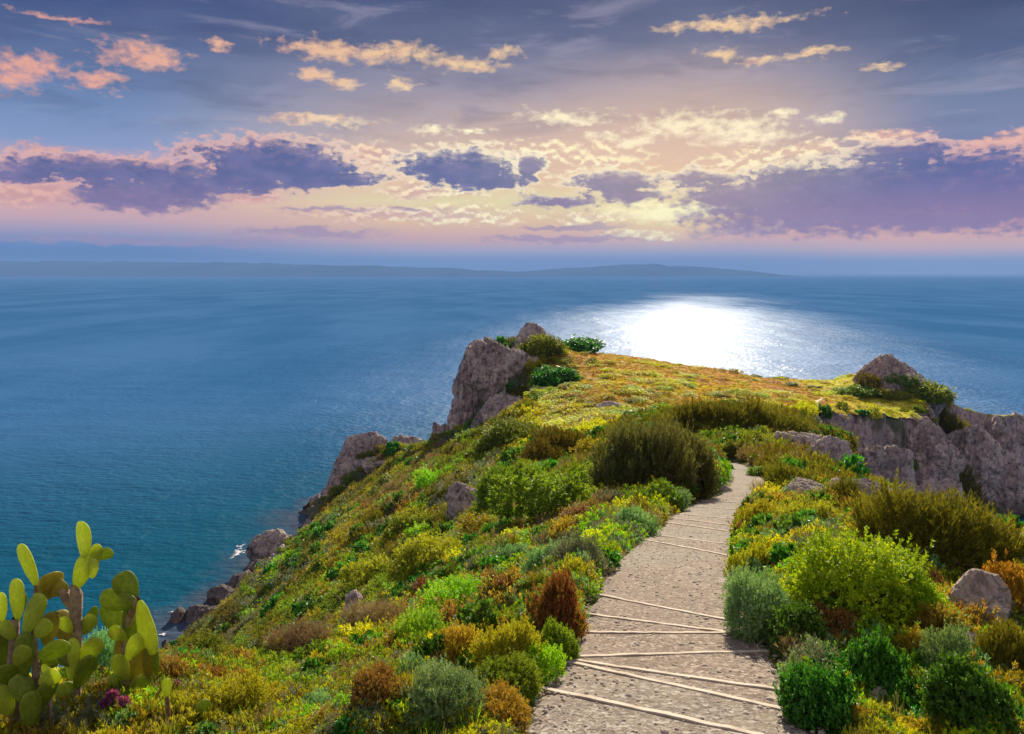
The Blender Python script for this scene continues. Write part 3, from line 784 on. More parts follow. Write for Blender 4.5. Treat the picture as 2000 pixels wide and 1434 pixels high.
def mat_terrain():
    m, n = new_mat('headland_ground')
    geo = n.node('ShaderNodeNewGeometry'); p = geo.outputs['Position']
    rk = n.attr('rock'); fd = n.attr('field')
    n_big = n.noise(p, 0.06, 6, 0.6); n_mid = n.noise(p, 0.35, 7, 0.6); n_sm = n.noise(p, 2.6, 6, 0.65)
    soil = n.mix(n.ss(n_sm, 0.35, 0.65), (0.06, 0.05, 0.03, 1), (0.13, 0.10, 0.05, 1))
    green = n.mix(n.ss(n_mid, 0.35, 0.65), (0.05, 0.075, 0.014, 1), (0.14, 0.15, 0.025, 1))
    veg = n.mix(n.ss(n_sm, 0.5, 0.62), green, soil)
    # grass field of the plateau
    fn = n.noise(n.v('MULTIPLY', p, (1, 0.45, 1)), 0.13, 7, 0.68)
    fcol = n.ramp(fn, [(0.24, (0.16, 0.20, 0.02, 1)), (0.37, (0.46, 0.36, 0.035, 1)), (0.50, (0.58, 0.29, 0.07, 1)), (0.62, (0.54, 0.22, 0.08, 1)), (0.75, (0.38, 0.16, 0.06, 1))])
    fcol = n.mix(n.ss(n.noise(p, 1.1, 6, 0.7), 0.5, 0.68), fcol, n.mix(0.5, fcol, (0.12, 0.12, 0.02, 1)))
    near = n.attr('near_field')
    ncol = n.mix(n.ss(n_mid, 0.4, 0.62), (0.66, 0.60, 0.02, 1), (0.40, 0.46, 0.02, 1))
    fcol = n.mix(near, fcol, ncol)
    col = n.mix(fd, veg, fcol)
    rc, b, c = rock_color(n, p, 0.5)
    rk2 = n.ss(n.m('ADD', rk, n.m('MULTIPLY', n.m('SUBTRACT', n_mid, 0.5), 1.0)), 0.42, 0.6)
    wp = n.v('ADD', p, n.v('MULTIPLY', n.v('SUBTRACT', n.noise(p, 0.3, 4, 0.6, color=True), (0.5, 0.5, 0.5)), (5, 5, 5)))
    vo = n.node('ShaderNodeTexVoronoi', feature='DISTANCE_TO_EDGE'); n.link(n.v('MULTIPLY', wp, (1, 1, 0.4)), vo.inputs['Vector']); vo.inputs['Scale'].default_value = 0.42
    rc = n.mix(n.ss(vo.outputs['Distance'], 0.03, -0.02), rc, (0.06, 0.05, 0.05, 1))
    rc = n.mix(n.ss(n.noise(n.v('MULTIPLY', p, (1, 1, 0.3)), 0.12, 5, 0.6), 0.50, 0.62), rc, (0.10, 0.11, 0.05, 1))
    rc = n.mix(0.25, rc, (0.12, 0.11, 0.13, 1))
    col = n.mix(rk2, col, rc)
    sz = n.node('ShaderNodeSeparateXYZ'); n.link(p, sz.inputs[0])
    wet = n.ss(n.m('ADD', sz.outputs[2], n.m('MULTIPLY', n.m('SUBTRACT', b, 0.5), 5.0)), 6.0, 2.0)
    col = n.mix(n.m('MULTIPLY', wet, 0.75), col, (0.045, 0.035, 0.035, 1))
    pr = n.node('ShaderNodeBsdfPrincipled'); n.link(col, pr.inputs['Base Color'])
    pr.inputs['Roughness'].default_value = 0.95; pr.inputs['Specular IOR Level'].default_value = 0.15
    bp = n.node('ShaderNodeBump'); bp.inputs['Strength'].default_value = 0.8; bp.inputs['Distance'].default_value = 0.25
    n.link(n.m('ADD', n_sm, n.m('MULTIPLY', b, 0.8)), bp.inputs['Height']); n.link(bp.outputs[0], pr.inputs['Normal'])
    out = n.node('ShaderNodeOutputMaterial'); n.link(pr.outputs[0], out.inputs[0])
    return m


def mat_path():
    m, n = new_mat('gravel_path')
    geo = n.node('ShaderNodeNewGeometry'); p = geo.outputs['Position']
    v1 = n.voro(p, 26.0, out='Color'); v2 = n.voro(p, 60.0, out='Color')
    s1 = n.node('ShaderNodeSeparateColor'); n.link(v1, s1.inputs[0])
    s2 = n.node('ShaderNodeSeparateColor'); n.link(v2, s2.inputs[0])
    big0 = n.noise(p, 14.0, 3, 0.7)
    peb = n.ramp(s1.outputs[0], [(0.0, (0.07, 0.05, 0.04, 1)), (0.35, (0.20, 0.15, 0.12, 1)), (0.75, (0.34, 0.27, 0.22, 1)), (1.0, (0.75, 0.67, 0.58, 1))])
    peb2 = n.ramp(s2.outputs[1], [(0.0, (0.15, 0.11, 0.085, 1)), (0.7, (0.31, 0.245, 0.195, 1)), (1.0, (0.60, 0.52, 0.44, 1))])
    col = n.mix(0.5, peb, peb2)
    col = n.mix(1.0, col, (0.71, 0.74, 0.72, 1), 'MULTIPLY')
    near_red = n.ss(n.noise(p, 0.35, 4, 0.5), 0.42, 0.6)
    col = n.mix(n.m('MULTIPLY', near_red, 0.35), col, n.mix(1.0, col, (0.95, 0.72, 0.60, 1), 'MULTIPLY'))
    big = n.noise(p, 0.9, 6, 0.6)
    dust = n.ss(big, 0.40, 0.68)
    col = n.mix(n.m('MULTIPLY', dust, 0.35), col, (0.30, 0.235, 0.175, 1))
    stain = n.ss(n.noise(p, 1.7, 6, 0.7), 0.60, 0.74)
    col = n.mix(n.m('MULTIPLY', stain, 0.5), col, (0.12, 0.085, 0.07, 1))
    pr = n.node('ShaderNodeBsdfPrincipled'); n.link(col, pr.inputs['Base Color'])
    pr.inputs['Roughness'].default_value = 0.92; pr.inputs['Specular IOR Level'].default_value = 0.2
    wear = n.ss(n.noise(n.v('MULTIPLY', p, (2.2, 0.35, 1)), 0.8, 4, 0.6), 0.45, 0.62)
    col = n.mix(n.m('MULTIPLY', wear, 0.30), col, (0.42, 0.36, 0.29, 1))
    soil = n.m('MULTIPLY', n.ss(n.m('ADD', n.attr('rim'), n.m('MULTIPLY', n.m('SUBTRACT', n.noise(p, 3.0, 6, 0.65), 0.5), 1.1)), 0.55, 0.95), 0.75)
    col = n.mix(soil, col, (0.085, 0.07, 0.035, 1))
    bp = n.node('ShaderNodeBump'); bp.inputs['Strength'].default_value = 0.6; bp.inputs['Distance'].default_value = 0.008
    d1 = n.voro(p, 26.0); d2 = n.voro(p, 60.0)
    n.link(n.m('ADD', d1, n.m('MULTIPLY', d2, 0.5)), bp.inputs['Height']); n.link(bp.outputs[0], pr.inputs['Normal'])
    out = n.node('ShaderNodeOutputMaterial'); n.link(pr.outputs[0], out.inputs[0])
    return m


def mat_sea():
    m, n = new_mat('sea_water')
    geo = n.node('ShaderNodeNewGeometry'); p = geo.outputs['Position']
    depth = n.attr('shallow')
    pn = n.noise(n.v('MULTIPLY', p, (1, 0.35, 1)), 0.008, 4, 0.55)
    deep = n.mix(n.ss(pn, 0.35, 0.65), (0.028, 0.120, 0.275, 1), (0.050, 0.155, 0.330, 1))
    near = n.attr('close')
    deep = n.mix(near, deep, (0.003, 0.072, 0.125, 1))
    sn = n.noise(p, 0.12, 5, 0.6)
    sh = n.ss(n.m('ADD', depth, n.m('MULTIPLY', n.m('SUBTRACT', sn, 0.5), 0.9)), 0.35, 0.95)
    col = n.mix(n.m('MULTIPLY', sh, 0.8), deep, (0.06, 0.07, 0.10, 1))
    w1 = n.noise(n.v('MULTIPLY', p, (0.6, 1.0, 1)), 0.46, 2.2, 0.5)
    w2 = n.noise(n.v('MULTIPLY', p, (0.5, 1.0, 1)), 0.05, 2, 0.5)
    w3 = n.noise(n.v('MULTIPLY', p, (0.7, 1.0, 1)), 1.3, 2, 0.5)
    gust = n.ss(n.noise(n.v('MULTIPLY', p, (1, 0.4, 1)), 0.02, 3, 0.5), 0.3, 0.7, 0.6, 1.25)
    hgt = n.m('MULTIPLY', n.m('MULTIPLY', gust, n.attr('chop')), n.m('ADD', n.m('ADD', n.m('MULTIPLY', w1, 0.74), n.m('MULTIPLY', w2, 1.6)), n.m('MULTIPLY', w3, 0.16)))
    bp = n.node('ShaderNodeBump'); bp.inputs['Strength'].default_value = 1.0; bp.inputs['Distance'].default_value = 1.0
    n.link(hgt, bp.inputs['Height'])
    df = n.node('ShaderNodeBsdfDiffuse'); n.link(col, df.inputs[0]); n.link(bp.outputs[0], df.inputs[2])
    g1 = n.node('ShaderNodeBsdfGlossy'); g1.distribution = 'BECKMANN'; g1.inputs['Roughness'].default_value = 0.17
    g1.inputs[0].default_value = (0.20, 0.205, 0.21, 1)
    n.link(bp.outputs[0], g1.inputs['Normal'])
    g2 = n.node('ShaderNodeBsdfGlossy'); g2.distribution = 'BECKMANN'; g2.inputs['Roughness'].default_value = 0.62
    g2.inputs[0].default_value = (0.50, 0.54, 0.62, 1)
    n.link(n.m('ADD', 0.10, n.m('MULTIPLY', n.attr('chop'), 0.46)), g2.inputs['Roughness'])
    n.link(bp.outputs[0], g2.inputs['Normal'])
    gm = n.node('ShaderNodeMixShader'); gm.inputs[0].default_value = 0.30
    n.link(g1.outputs[0], gm.inputs[1]); n.link(g2.outputs[0], gm.inputs[2])
    fr = n.node('ShaderNodeFresnel'); fr.inputs[0].default_value = 1.33
    fac = n.m('ADD', n.m('MULTIPLY', n.m('MINIMUM', fr.outputs[0], 0.34), 0.32), 0.02)
    mx = n.node('ShaderNodeMixShader'); n.link(fac, mx.inputs[0])
    n.link(df.outputs[0], mx.inputs[1]); n.link(gm.outputs[0], mx.inputs[2])
    out = n.node('ShaderNodeOutputMaterial'); n.link(mx.outputs[0], out.inputs[0])
    return m


M = {}
M['rock'] = mat_rock('grey_rock', 1.0)
M['cliff'] = mat_rock('cliff_rock', 0.35)
M['rock_warm'] = mat_rock('boulder_rock', 1.6, warm=0.25)
M['bark'] = mat_simple('bark', (0.10, 0.07, 0.045), (0.24, 0.18, 0.12), 9)
M['stem'] = mat_simple('stem_wood', (0.16, 0.11, 0.05), (0.30, 0.22, 0.12), 12)
M['stone'] = mat_simple('loose_stone', (0.26, 0.21, 0.17), (0.50, 0.43, 0.35), 3, rough=0.85)
M['edge'] = mat_simple('edging_stone', (0.36, 0.29, 0.21), (0.54, 0.45, 0.35), 5, rough=0.8)
LF = {
    'lime': mat_leaf('leaf_lime', (0.14, 0.30, 0.010), (0.28, 0.50, 0.014), (0.50, 0.64, 0.03)),
    'gold': mat_leaf('leaf_gold', (0.18, 0.18, 0.015), (0.34, 0.32, 0.02), (0.46, 0.38, 0.03)),
    'teal': mat_leaf('leaf_teal', (0.09, 0.21, 0.08), (0.20, 0.38, 0.16), (0.38, 0.55, 0.26), trans=0.35),
    'grey': mat_leaf('leaf_grey', (0.10, 0.13, 0.09), (0.19, 0.23, 0.16), (0.32, 0.34, 0.24), trans=0.3),
    'dark': mat_leaf('leaf_dark', (0.025, 0.10, 0.01), (0.06, 0.20, 0.018), (0.16, 0.38, 0.04), rough=0.5, trans=0.35, spec=0.3),
    'olive': mat_leaf('leaf_olive', (0.07, 0.075, 0.012), (0.17, 0.16, 0.02), (0.32, 0.28, 0.03), trans=0.35),
    'yellow': mat_leaf('leaf_yellow', (0.34, 0.40, 0.010), (0.55, 0.56, 0.015), (0.72, 0.64, 0.03)),
    'heath': mat_leaf('leaf_heath', (0.06, 0.07, 0.025), (0.14, 0.155, 0.05), (0.25, 0.27, 0.09), trans=0.35),
    'rust': mat_leaf('leaf_rust', (0.19, 0.065, 0.03), (0.31, 0.18, 0.04), (0.30, 0.31, 0.05), trans=0.4),
    'orange': mat_leaf('leaf_orange', (0.29, 0.15, 0.02), (0.46, 0.29, 0.03), (0.46, 0.43, 0.05), trans=0.4),
    'dry': mat_leaf('leaf_dry', (0.17, 0.12, 0.06), (0.30, 0.23, 0.12), (0.42, 0.34, 0.18), trans=0.3),
    'green': mat_leaf('leaf_green', (0.08, 0.13, 0.012), (0.17, 0.25, 0.018), (0.30, 0.36, 0.03)),
}


# ------------------------------------------------------------------ sea
def build_sea():
    rr = np.concatenate([np.linspace(1, 420, 140), np.exp(np.linspace(math.log(440), math.log(160000), 90))])
    na = 300
    aa = np.linspace(0, 2 * math.pi, na, endpoint=False)
    R, A = np.meshgrid(rr, aa, indexing='ij')
    X, Y = R * np.sin(A), R * np.cos(A)
    V = np.stack([X.ravel(), Y.ravel(), np.zeros(X.size)], 1)
    i, j = np.meshgrid(np.arange(len(rr) - 1), np.arange(na), indexing='ij')
    j2 = (j + 1) % na
    Fc = np.stack([i * na + j, (i + 1) * na + j, (i + 1) * na + j2, i * na + j2], -1).reshape(-1, 4)
    sd = signed_dist(V[:, 0], V[:, 1], COAST)
    shallow = np.clip(1 + sd / 22.0, 0, 1) * (R.ravel() < 400)
    close = sstep(R.ravel(), 420, 150)
    calm = 1 - 0.70 * sstep(np.log(R.ravel()) + 0.35 * fbm(X.ravel() / 260, Y.ravel() / 500, 3.0, 3), math.log(330), math.log(4600))
    me = mesh_np('sea', V, Fc[:, ::-1], mat_sea(), {'shallow': shallow, 'close': close, 'chop': calm})
    return tag(obj('sea', me), kind='structure')


build_sea()


# ------------------------------------------------------------------ headland
def build_headland():
    az = np.radians(np.concatenate([np.linspace(-80, -36, 60, endpoint=False), np.linspace(-36, 38, 820, endpoint=False), np.linspace(38, 80, 60)]))
    rr = np.concatenate([np.linspace(0.4, 3, 12, endpoint=False), np.exp(np.linspace(math.log(3), math.log(100), 300, endpoint=False)),
                         np.linspace(100, 235, 560, endpoint=False), np.linspace(235, 330, 60)])
    # rows of constant distance y up to wide angles: use radius
    Rg, A = np.meshgrid(rr, az, indexing='ij')
    X, Y = Rg * np.sin(A), Rg * np.cos(A)
    Z = height(X, Y)
    nr, na = X.shape
    # slope
    gx = np.gradient(Z, axis=0) / np.maximum(np.gradient(Rg, axis=0), 1e-6)
    ga = np.gradient(Z, axis=1) / np.maximum(Rg * np.gradient(A, axis=1), 1e-6)
    sl = np.sqrt(gx ** 2 + ga ** 2)
    sls = sl.copy()
    rock = sstep(sls, 0.85, 1.5)
    far = sstep(Y, 40, 90)
    rock = rock * far
    # crags: push steep ground about in all three directions
    amp = rock * sstep(Z, -2, 2)
    cx = fbm(X / 5, Y / 5, Z / 7, 5, 0.55, ridged=True)
    cy = fbm(X / 5 + 40, Y / 5, Z / 7, 5, 0.55, ridged=True)
    cz = fbm(X / 3, Y / 3 + 20, Z / 3, 4, 0.55)
    X2 = X + amp * cx * 1.8; Y2 = Y + amp * cy * 2.2; Z2 = Z + amp * cz * 1.0
    # rocks along the water line
    nearsea = sstep(Z + 5 * fbm(X / 10, Y / 10, 6.0, 3), 14, 5) * sstep(Y, 60, 100)
    rock = np.maximum(rock, nearsea)
    wq = fbm(X / 4, Y / 4, 8.0, 3) * 1.5
    blocks = (_hash(np.floor(X / 3.1 + wq), np.floor(Y / 3.1 - wq), np.zeros_like(X)) - 0.4) * 2.6 + (_hash(np.floor(X / 1.2 + wq), np.floor(Y / 1.2 + wq), np.zeros_like(X)) - 0.5) * 1.1
    Z2 = Z2 + nearsea * sstep(Z, -1.5, 1) * (blocks + fbm(X / 2.5, Y / 2.5, 2.0, 4, ridged=True) * 0.9)
    # right cove wall is bare rock
    rock = np.maximum(rock, sstep(X, 26, 34) * sstep(Y, 42, 55) * sstep(sls, 0.5, 0.75))
    # the grassy plateau
    edge = fbm(X / 12, Y / 12, 4.0, 4)
    fld = sstep(Y + edge * 8, 112, 122) * sstep(X + edge * 5, 4, 12) * sstep(sls, 0.75, 0.45)
    nf = sstep(Y + edge * 9 - 0.10 * X, 121, 106)
    nf2 = sstep(Y + edge * 8, 85, 95) * sstep(Y, 122, 112) * sstep(X, 0, 6) * sstep(sls, 0.9, 0.5)
    fld = np.maximum(fld, nf2 * 0.9)
    # greener on the right-hand part
    nf = np.maximum(nf, sstep(X + edge * 10, 66, 76) * 0.7)
    V = np.stack([X2.ravel(), Y2.ravel(), Z2.ravel()], 1)
    i, j = np.meshgrid(np.arange(nr - 1), np.arange(na - 1), indexing='ij')
    Fc = np.stack([i * na + j, i * na + j + 1, (i + 1) * na + j + 1, (i + 1) * na + j], -1).reshape(-1, 4)
    keep = (Z.ravel()[Fc].max(axis=1) > -6)
    Fc = Fc[keep]
    me = mesh_np('headland', V, Fc, mat_terrain(), {'rock': rock.ravel(), 'field': fld.ravel(), 'near_field': nf.ravel()}, smooth=True)
    return tag(obj('headland_ground', me), kind='structure')


build_headland()


# ------------------------------------------------------------------ path
def build_path():
    rows = []
    ys = np.linspace(-10, 51.5, 700)
    yk = np.array([-12] + [p.y for p in PL])
    lx = np.interp(ys, _yg, _xl); rx = np.interp(ys, _yg, _xr)
    n = 14
    V = []
    for k in range(n):
        t = k / (n - 1)
        wob = 0.09 * fbm(ys / 0.35, t * 3, 1.0 + (k > n / 2) * 7, 3) * (k in (0, n - 1))
        x = lx + (rx - lx) * t + wob
        z = pathz(x, ys)
        c = 1 - abs(2 * t - 1) ** 4
        V.append(np.stack([x, ys, z + 0.04 - (0.05 if k in (0, n - 1) else 0) + 0.008 * fbm(x / 0.6, ys / 0.6, 2.0, 3)], 1))
    V = np.array(V).reshape(-1, 3); m = len(ys)
    i, j = np.meshgrid(np.arange(n - 1), np.arange(m - 1), indexing='ij')
    Fc = np.stack([i * m + j, (i + 1) * m + j, (i + 1) * m + j + 1, i * m + j + 1], -1).reshape(-1, 4)
    rim = np.repeat(np.abs(2 * np.arange(n) / (n - 1) - 1) ** 3, m)
    me = mesh_np('path', V, Fc, mat_path(), {'rim': rim}, smooth=True)
    return tag(obj('path', me), kind='structure')


build_path()


def build_trail():
    pts = [hit(px, py) for px, py in ((1540, 826), (1556, 819), (1572, 811), (1584, 802), (1590, 793), (1597, 785), (1606, 780))]
    V = []
    n = 60
    q = np.array([[p.x, p.y] for p in pts]); tt = np.linspace(0, len(pts) - 1, n)
    qx = np.interp(tt, range(len(pts)), q[:, 0]); qy = np.interp(tt, range(len(pts)), q[:, 1])
    dx, dy = np.gradient(qx), np.gradient(qy); L = np.hypot(dx, dy)
    for o in (-0.5, -0.17, 0.17, 0.5):
        w = o * (0.9 + 0.3 * fbm(tt * 2, 0, 3.0, 3))
        x = qx - dy / L * w * 1.2; y = qy + dx / L * w * 1.2
        V.append(np.stack([x, y, height(x, y) + 0.16 - 0.2 * (abs(o) > .3)], 1))
    V = np.array(V).reshape(-1, 3)
    i, j = np.meshgrid(np.arange(3), np.arange(n - 1), indexing='ij')
    Fc = np.stack([i * n + j, (i + 1) * n + j, (i + 1) * n + j + 1, i * n + j + 1], -1).reshape(-1, 4)
    m = mat_simple('trail_dust', (0.55, 0.45, 0.28), (0.70, 0.60, 0.40), 1.5)
    tag(obj('trail', mesh_np('trail', V, Fc, m, smooth=True)), kind='structure')


build_trail()


def path_z(x, y):
    return float(pathz(x, y)) + 0.036


def hit_smooth(px, py):
    d = pix_dir(px, py)
    ys = np.exp(np.linspace(math.log(2.5), math.log(80), 1500))
    zs = EYE + d[2] / d[1] * ys; xs = d[0] / d[1] * ys
    hs = pathz(xs, ys) + 0.04
    i = np.nonzero(zs < hs)[0][0]
    return Vector((xs[i], ys[i], hs[i]))


EDGES = [((1035, 1340), (1500, 1440), "pale step edging lowest on the path, slanting down out of the picture"),
         ((1080, 1288), (1578, 1398), "pale step edging reaching farthest right, second up from the path's near end"),
         ((1105, 1288), (1545, 1352), "pale step edging whose left end meets the next one below it"),
         ((1110, 1285), (1505, 1273), "pale step edging that rises slightly to the right"),
         ((1125, 1236), (1452, 1238), "straight level pale step edging across the path"),
         ((1142, 1200), (1450, 1240), "pale step edging that runs into the level one at its right end"),
         ((1155, 1160), (1445, 1216), "thin pale step edging beside the teal shrub, uppermost of the near steps"),
         ((1235, 1050), (1432, 1088), "pale step edging lowest of the far flight, below the blue-grey shrub"),
         ((1265, 1044), (1436, 1065), "thin pale step edging second up in the far flight"),
         ((1295, 1020), (1444, 1041), "thin pale step edging halfway up the far flight"),
         ((1325, 1004), (1452, 1016), "thin faint step edging near the low dark rock"),
         ((1310, 1012), (1448, 1029), "thin step edging in the middle of the closely set far ones"),
         ((1368, 978), (1470, 984), "thin short step edging farthest up, level with the low dark rocks"),
         ((1345, 990), (1460, 997), "faintest step edging, last but one at the top of the far flight")]


def build_edging(a, b, lab, i):
    A, B = hit_smooth(*a), hit_smooth(*b)
    n = 24
    d = Vector((B.x - A.x, B.y - A.y, 0)); L = d.length; d.normalize()
    nrm = Vector((-d.y, d.x, 0))
    w = 0.036 if i < 7 else 0.040
    ctr = (A + B) / 2
    V = []; Fc = []
    for k in range(n + 1):
        t = 0.015 + 0.97 * k / n
        x = A.x + (B.x - A.x) * t; y = A.y + (B.y - A.y) * t
        off = 0.008 * math.sin(t * math.pi) * (1 if i % 2 else -0.6) + 0.008 * float(fbm(t * 9, i * 3.7, 0, 3))
        for (o, dz) in ((-w, -0.06), (-w, 0.012), (-w * 0.8, 0.018), (w * 0.8, 0.018), (w, 0.012), (w, -0.06)):
            px_, py_ = x + nrm.x * (o + off), y + nrm.y * (o + off)
            V.append((px_ - ctr.x, py_ - ctr.y, path_z(px_, py_) + dz + 0.006 * float(fbm(t * 15, i, 3.0, 2)) - ctr.z))
    for k in range(n):
        for q in range(5):
            a0 = k * 6 + q
            Fc.append((a0, a0 + 1, a0 + 7, a0 + 6))
    V.append(V[0]); 
    me = bpy.data.meshes.new('step_edging')
    caps = [tuple(range(5, -1, -1)), tuple(range(n * 6, n * 6 + 6))]
    me.from_pydata(V[:-1], [], Fc + caps)
    me.materials.append(M['edge'])
    o = obj('step_edging', me); o.location = ctr
    tag(o, lab, 'step edging', 'step edgings laid across the path')


for i, (a, b, lab) in enumerate(EDGES):
    build_edging(a, b, lab, i)

# ------------------------------------------------------------------ foliage generators
def quads(base, dirs, nrm, ln, wd):
    """rhombic leaves: base points, directions, normals"""
    side = np.cross(dirs, nrm); side /= np.maximum(np.linalg.norm(side, axis=1, keepdims=True), 1e-6)
    mid = base + dirs * (ln * 0.5)[:, None]
    tip = base + dirs * ln[:, None] - nrm * (ln * 0.10)[:, None]
    V = np.stack([base, mid + side * wd[:, None], tip, mid - side * wd[:, None]], 1).reshape(-1, 3)
    Fc = np.arange(len(base) * 4).reshape(-1, 4)
    return V, Fc


def rnd_dir(rng, n):
    v = rng.normal(size=(n, 3)); return v / np.linalg.norm(v, axis=1, keepdims=True)


def foliage_mesh(name, mat, seed, n_shoot=500, per=12, ll=0.07, lw=0.016, spread=1.1, shoot=0.10, lobes=8, lobe_r=(0.20, 0.42), upright=0.3, flat=0.8, jitter=0.22):
    rng = np.random.default_rng(seed)
    C = [np.array([0, 0, 0.30])]; Rr = [0.48]
    for i in range(lobes):
        a = i * 2.4 + rng.uniform(-0.4, 0.4); e = rng.uniform(0.0, 1.25) ** 1.1
        rad = rng.uniform(0.42, 0.74)
        C.append(np.array([math.cos(a) * math.cos(e) * rad, math.sin(a) * math.cos(e) * rad, 0.22 + math.sin(e) * rad * flat * 0.8]))
        Rr.append(rng.uniform(*lobe_r))
    C = np.array(C); Rr = np.array(Rr)
    k = n_shoot * 4
    li = rng.choice(len(C), k, p=Rr ** 2 / np.sum(Rr ** 2))
    d = rnd_dir(rng, k); d[:, 2] = d[:, 2] * 0.9 + 0.15; d /= np.linalg.norm(d, axis=1, keepdims=True)
    tip = C[li] + d * (Rr[li] * rng.uniform(1 - jitter * 2.2, 1 + jitter, k))[:, None]
    sprig = rng.random(k) < 0.07
    tip = tip + d * (sprig * rng.uniform(0.05, 0.22, k))[:, None]
    dist = np.linalg.norm(tip[:, None] - C[None], axis=2) / Rr[None]
    dist[np.arange(k), li] = 9
    keep = (tip[:, 2] > 0.02) & ((dist.min(axis=1) > 0.85) | (rng.random(k) < 0.10))
    tip, d = tip[keep][:n_shoot], d[keep][:n_shoot]
    ax = d + np.array([0, 0, upright]); ax += rng.normal(size=ax.shape) * 0.25
    ax /= np.linalg.norm(ax, axis=1, keepdims=True)
    n = len(tip) * per
    T = np.repeat(tip, per, 0); A = np.repeat(ax, per, 0)
    base = T - A * (rng.random(n) ** 1.3 * shoot)[:, None]
    rd = rnd_dir(rng, n); perp = rd - A * np.sum(rd * A, 1, keepdims=True)
    perp /= np.maximum(np.linalg.norm(perp, axis=1, keepdims=True), 1e-6)
    dirs = A + perp * (spread * rng.uniform(0.5, 1.2, n))[:, None]; dirs /= np.linalg.norm(dirs, axis=1, keepdims=True)
    nr = A * 0.9 + rnd_dir(rng, n) * 0.5; nr -= dirs * np.sum(nr * dirs, 1, keepdims=True); nr /= np.maximum(np.linalg.norm(nr, axis=1, keepdims=True), 1e-6)
    ln = ll * rng.uniform(0.65, 1.25, n); wd = lw * rng.uniform(0.7, 1.2, n)
    V, Fc = quads(base, dirs, nr, ln, wd)
    ct = np.repeat(rng.normal(0.5, 0.15, len(tip)) + (li[keep][:n_shoot] % 5 - 2) * 0.07, per) + rng.normal(0, 0.10, n)
    return mesh_np(name, V, Fc, mat, {'tint': np.repeat(np.clip(ct, 0, 1), 4)}), tip


def branch_mesh(name, mat, tips, seed, n=40, r=0.018):
    rng = np.random.default_rng(seed)
    idx = rng.choice(len(tips), min(n, len(tips)), replace=False)
    V = []; Fc = []
    seg = 4
    for t in tips[idx]:
        t = t * 0.93
        b = np.array([rng.normal(0, 0.05), rng.normal(0, 0.05), -0.06])
        mid = b * 0.5 + t * 0.5 + np.array([t[0] * -0.12, t[1] * -0.12, -0.05]) + rng.normal(0, 0.03, 3)
        o = len(V)
        for s in range(seg + 1):
            u = s / seg
            p = b * (1 - u) ** 2 + mid * 2 * u * (1 - u) + t * u * u
            rr = r * (1 - 0.8 * u)
            for q in range(3):
                a = q * 2.094
                V.append(p + np.array([math.cos(a) * rr, math.sin(a) * rr, 0]))
        for s in range(seg):
            for q in range(3):
                q2 = (q + 1) % 3
                Fc.append((o + s * 3 + q, o + s * 3 + q2, o + s * 3 + 3 + q2, o + s * 3 + 3 + q))
    return mesh_np(name, np.array(V), np.array(Fc), mat)


def grass_mesh(name, mat, seed, n=60, h=1.0, spread=0.35, w=0.012, lean=0.35):
    rng = np.random.default_rng(seed)
    V = []; Fc = []; T = []
    for i in range(n):
        a = rng.uniform(0, 6.283); r = spread * math.sqrt(rng.random())
        b = np.array([math.cos(a) * r, math.sin(a) * r, -0.03])
        hh = h * rng.uniform(0.5, 1.0); dr = np.array([math.cos(a + rng.normal(0, 0.6)), math.sin(a + rng.normal(0, 0.6)), 0]) * lean * rng.uniform(0.1, 1.0) * hh
        yaw = rng.uniform(0, 6.283); sd = np.array([math.cos(yaw), math.sin(yaw), 0]) * w
        o = len(V)
        for u in (0, 0.5, 1.0):
            p = b + np.array([0, 0, hh * u]) + dr * u * u
            k = 1 - 0.8 * u
            V.append(p - sd * k); V.append(p + sd * k)
        Fc += [(o, o + 1, o + 3, o + 2), (o + 2, o + 3, o + 5, o + 4)]
        T += [np.clip(rng.normal(0.5, 0.25), 0, 1)] * 6
    return mesh_np(name, np.array(V), np.array(Fc), mat, {'tint': np.array(T)})


KIND = {  # material, shape of the leaves
    'lime': dict(mat='lime', ll=0.060, lw=0.012, spread=1.3, shoot=0.10, per=13, upright=0.4),
    'gold': dict(mat='gold', ll=0.080, lw=0.011, spread=1.0, shoot=0.12, per=13, upright=0.5),
    'teal': dict(mat='teal', ll=0.065, lw=0.009, spread=1.1, shoot=0.14, per=16, upright=0.15),
    'grey': dict(mat='grey', ll=0.075, lw=0.008, spread=1.0, shoot=0.16, per=16, upright=0.5),
    'dark': dict(mat='dark', ll=0.100, lw=0.028, spread=1.3, shoot=0.12, per=8, upright=0.25),
    'olive': dict(mat='olive', ll=0.105, lw=0.0065, spread=0.45, shoot=0.22, per=15, upright=0.9),
    'yellow': dict(mat='yellow', ll=0.080, lw=0.012, spread=1.1, shoot=0.12, per=13, upright=0.5),
    'heath': dict(mat='heath', ll=0.095, lw=0.0080, spread=0.8, shoot=0.22, per=15, upright=0.8),
    'rust': dict(mat='rust', ll=0.085, lw=0.013, spread=1.1, shoot=0.15, per=12, upright=0.6),
    'orange': dict(mat='orange', ll=0.075, lw=0.011, spread=1.1, shoot=0.12, per=14, upright=0.5),
    'dry': dict(mat='dry', ll=0.11, lw=0.005, spread=0.7, shoot=0.26, per=12, upright=0.9),
    'green': dict(mat='green', ll=0.085, lw=0.013, spread=1.1, shoot=0.14, per=13, upright=0.5),
}


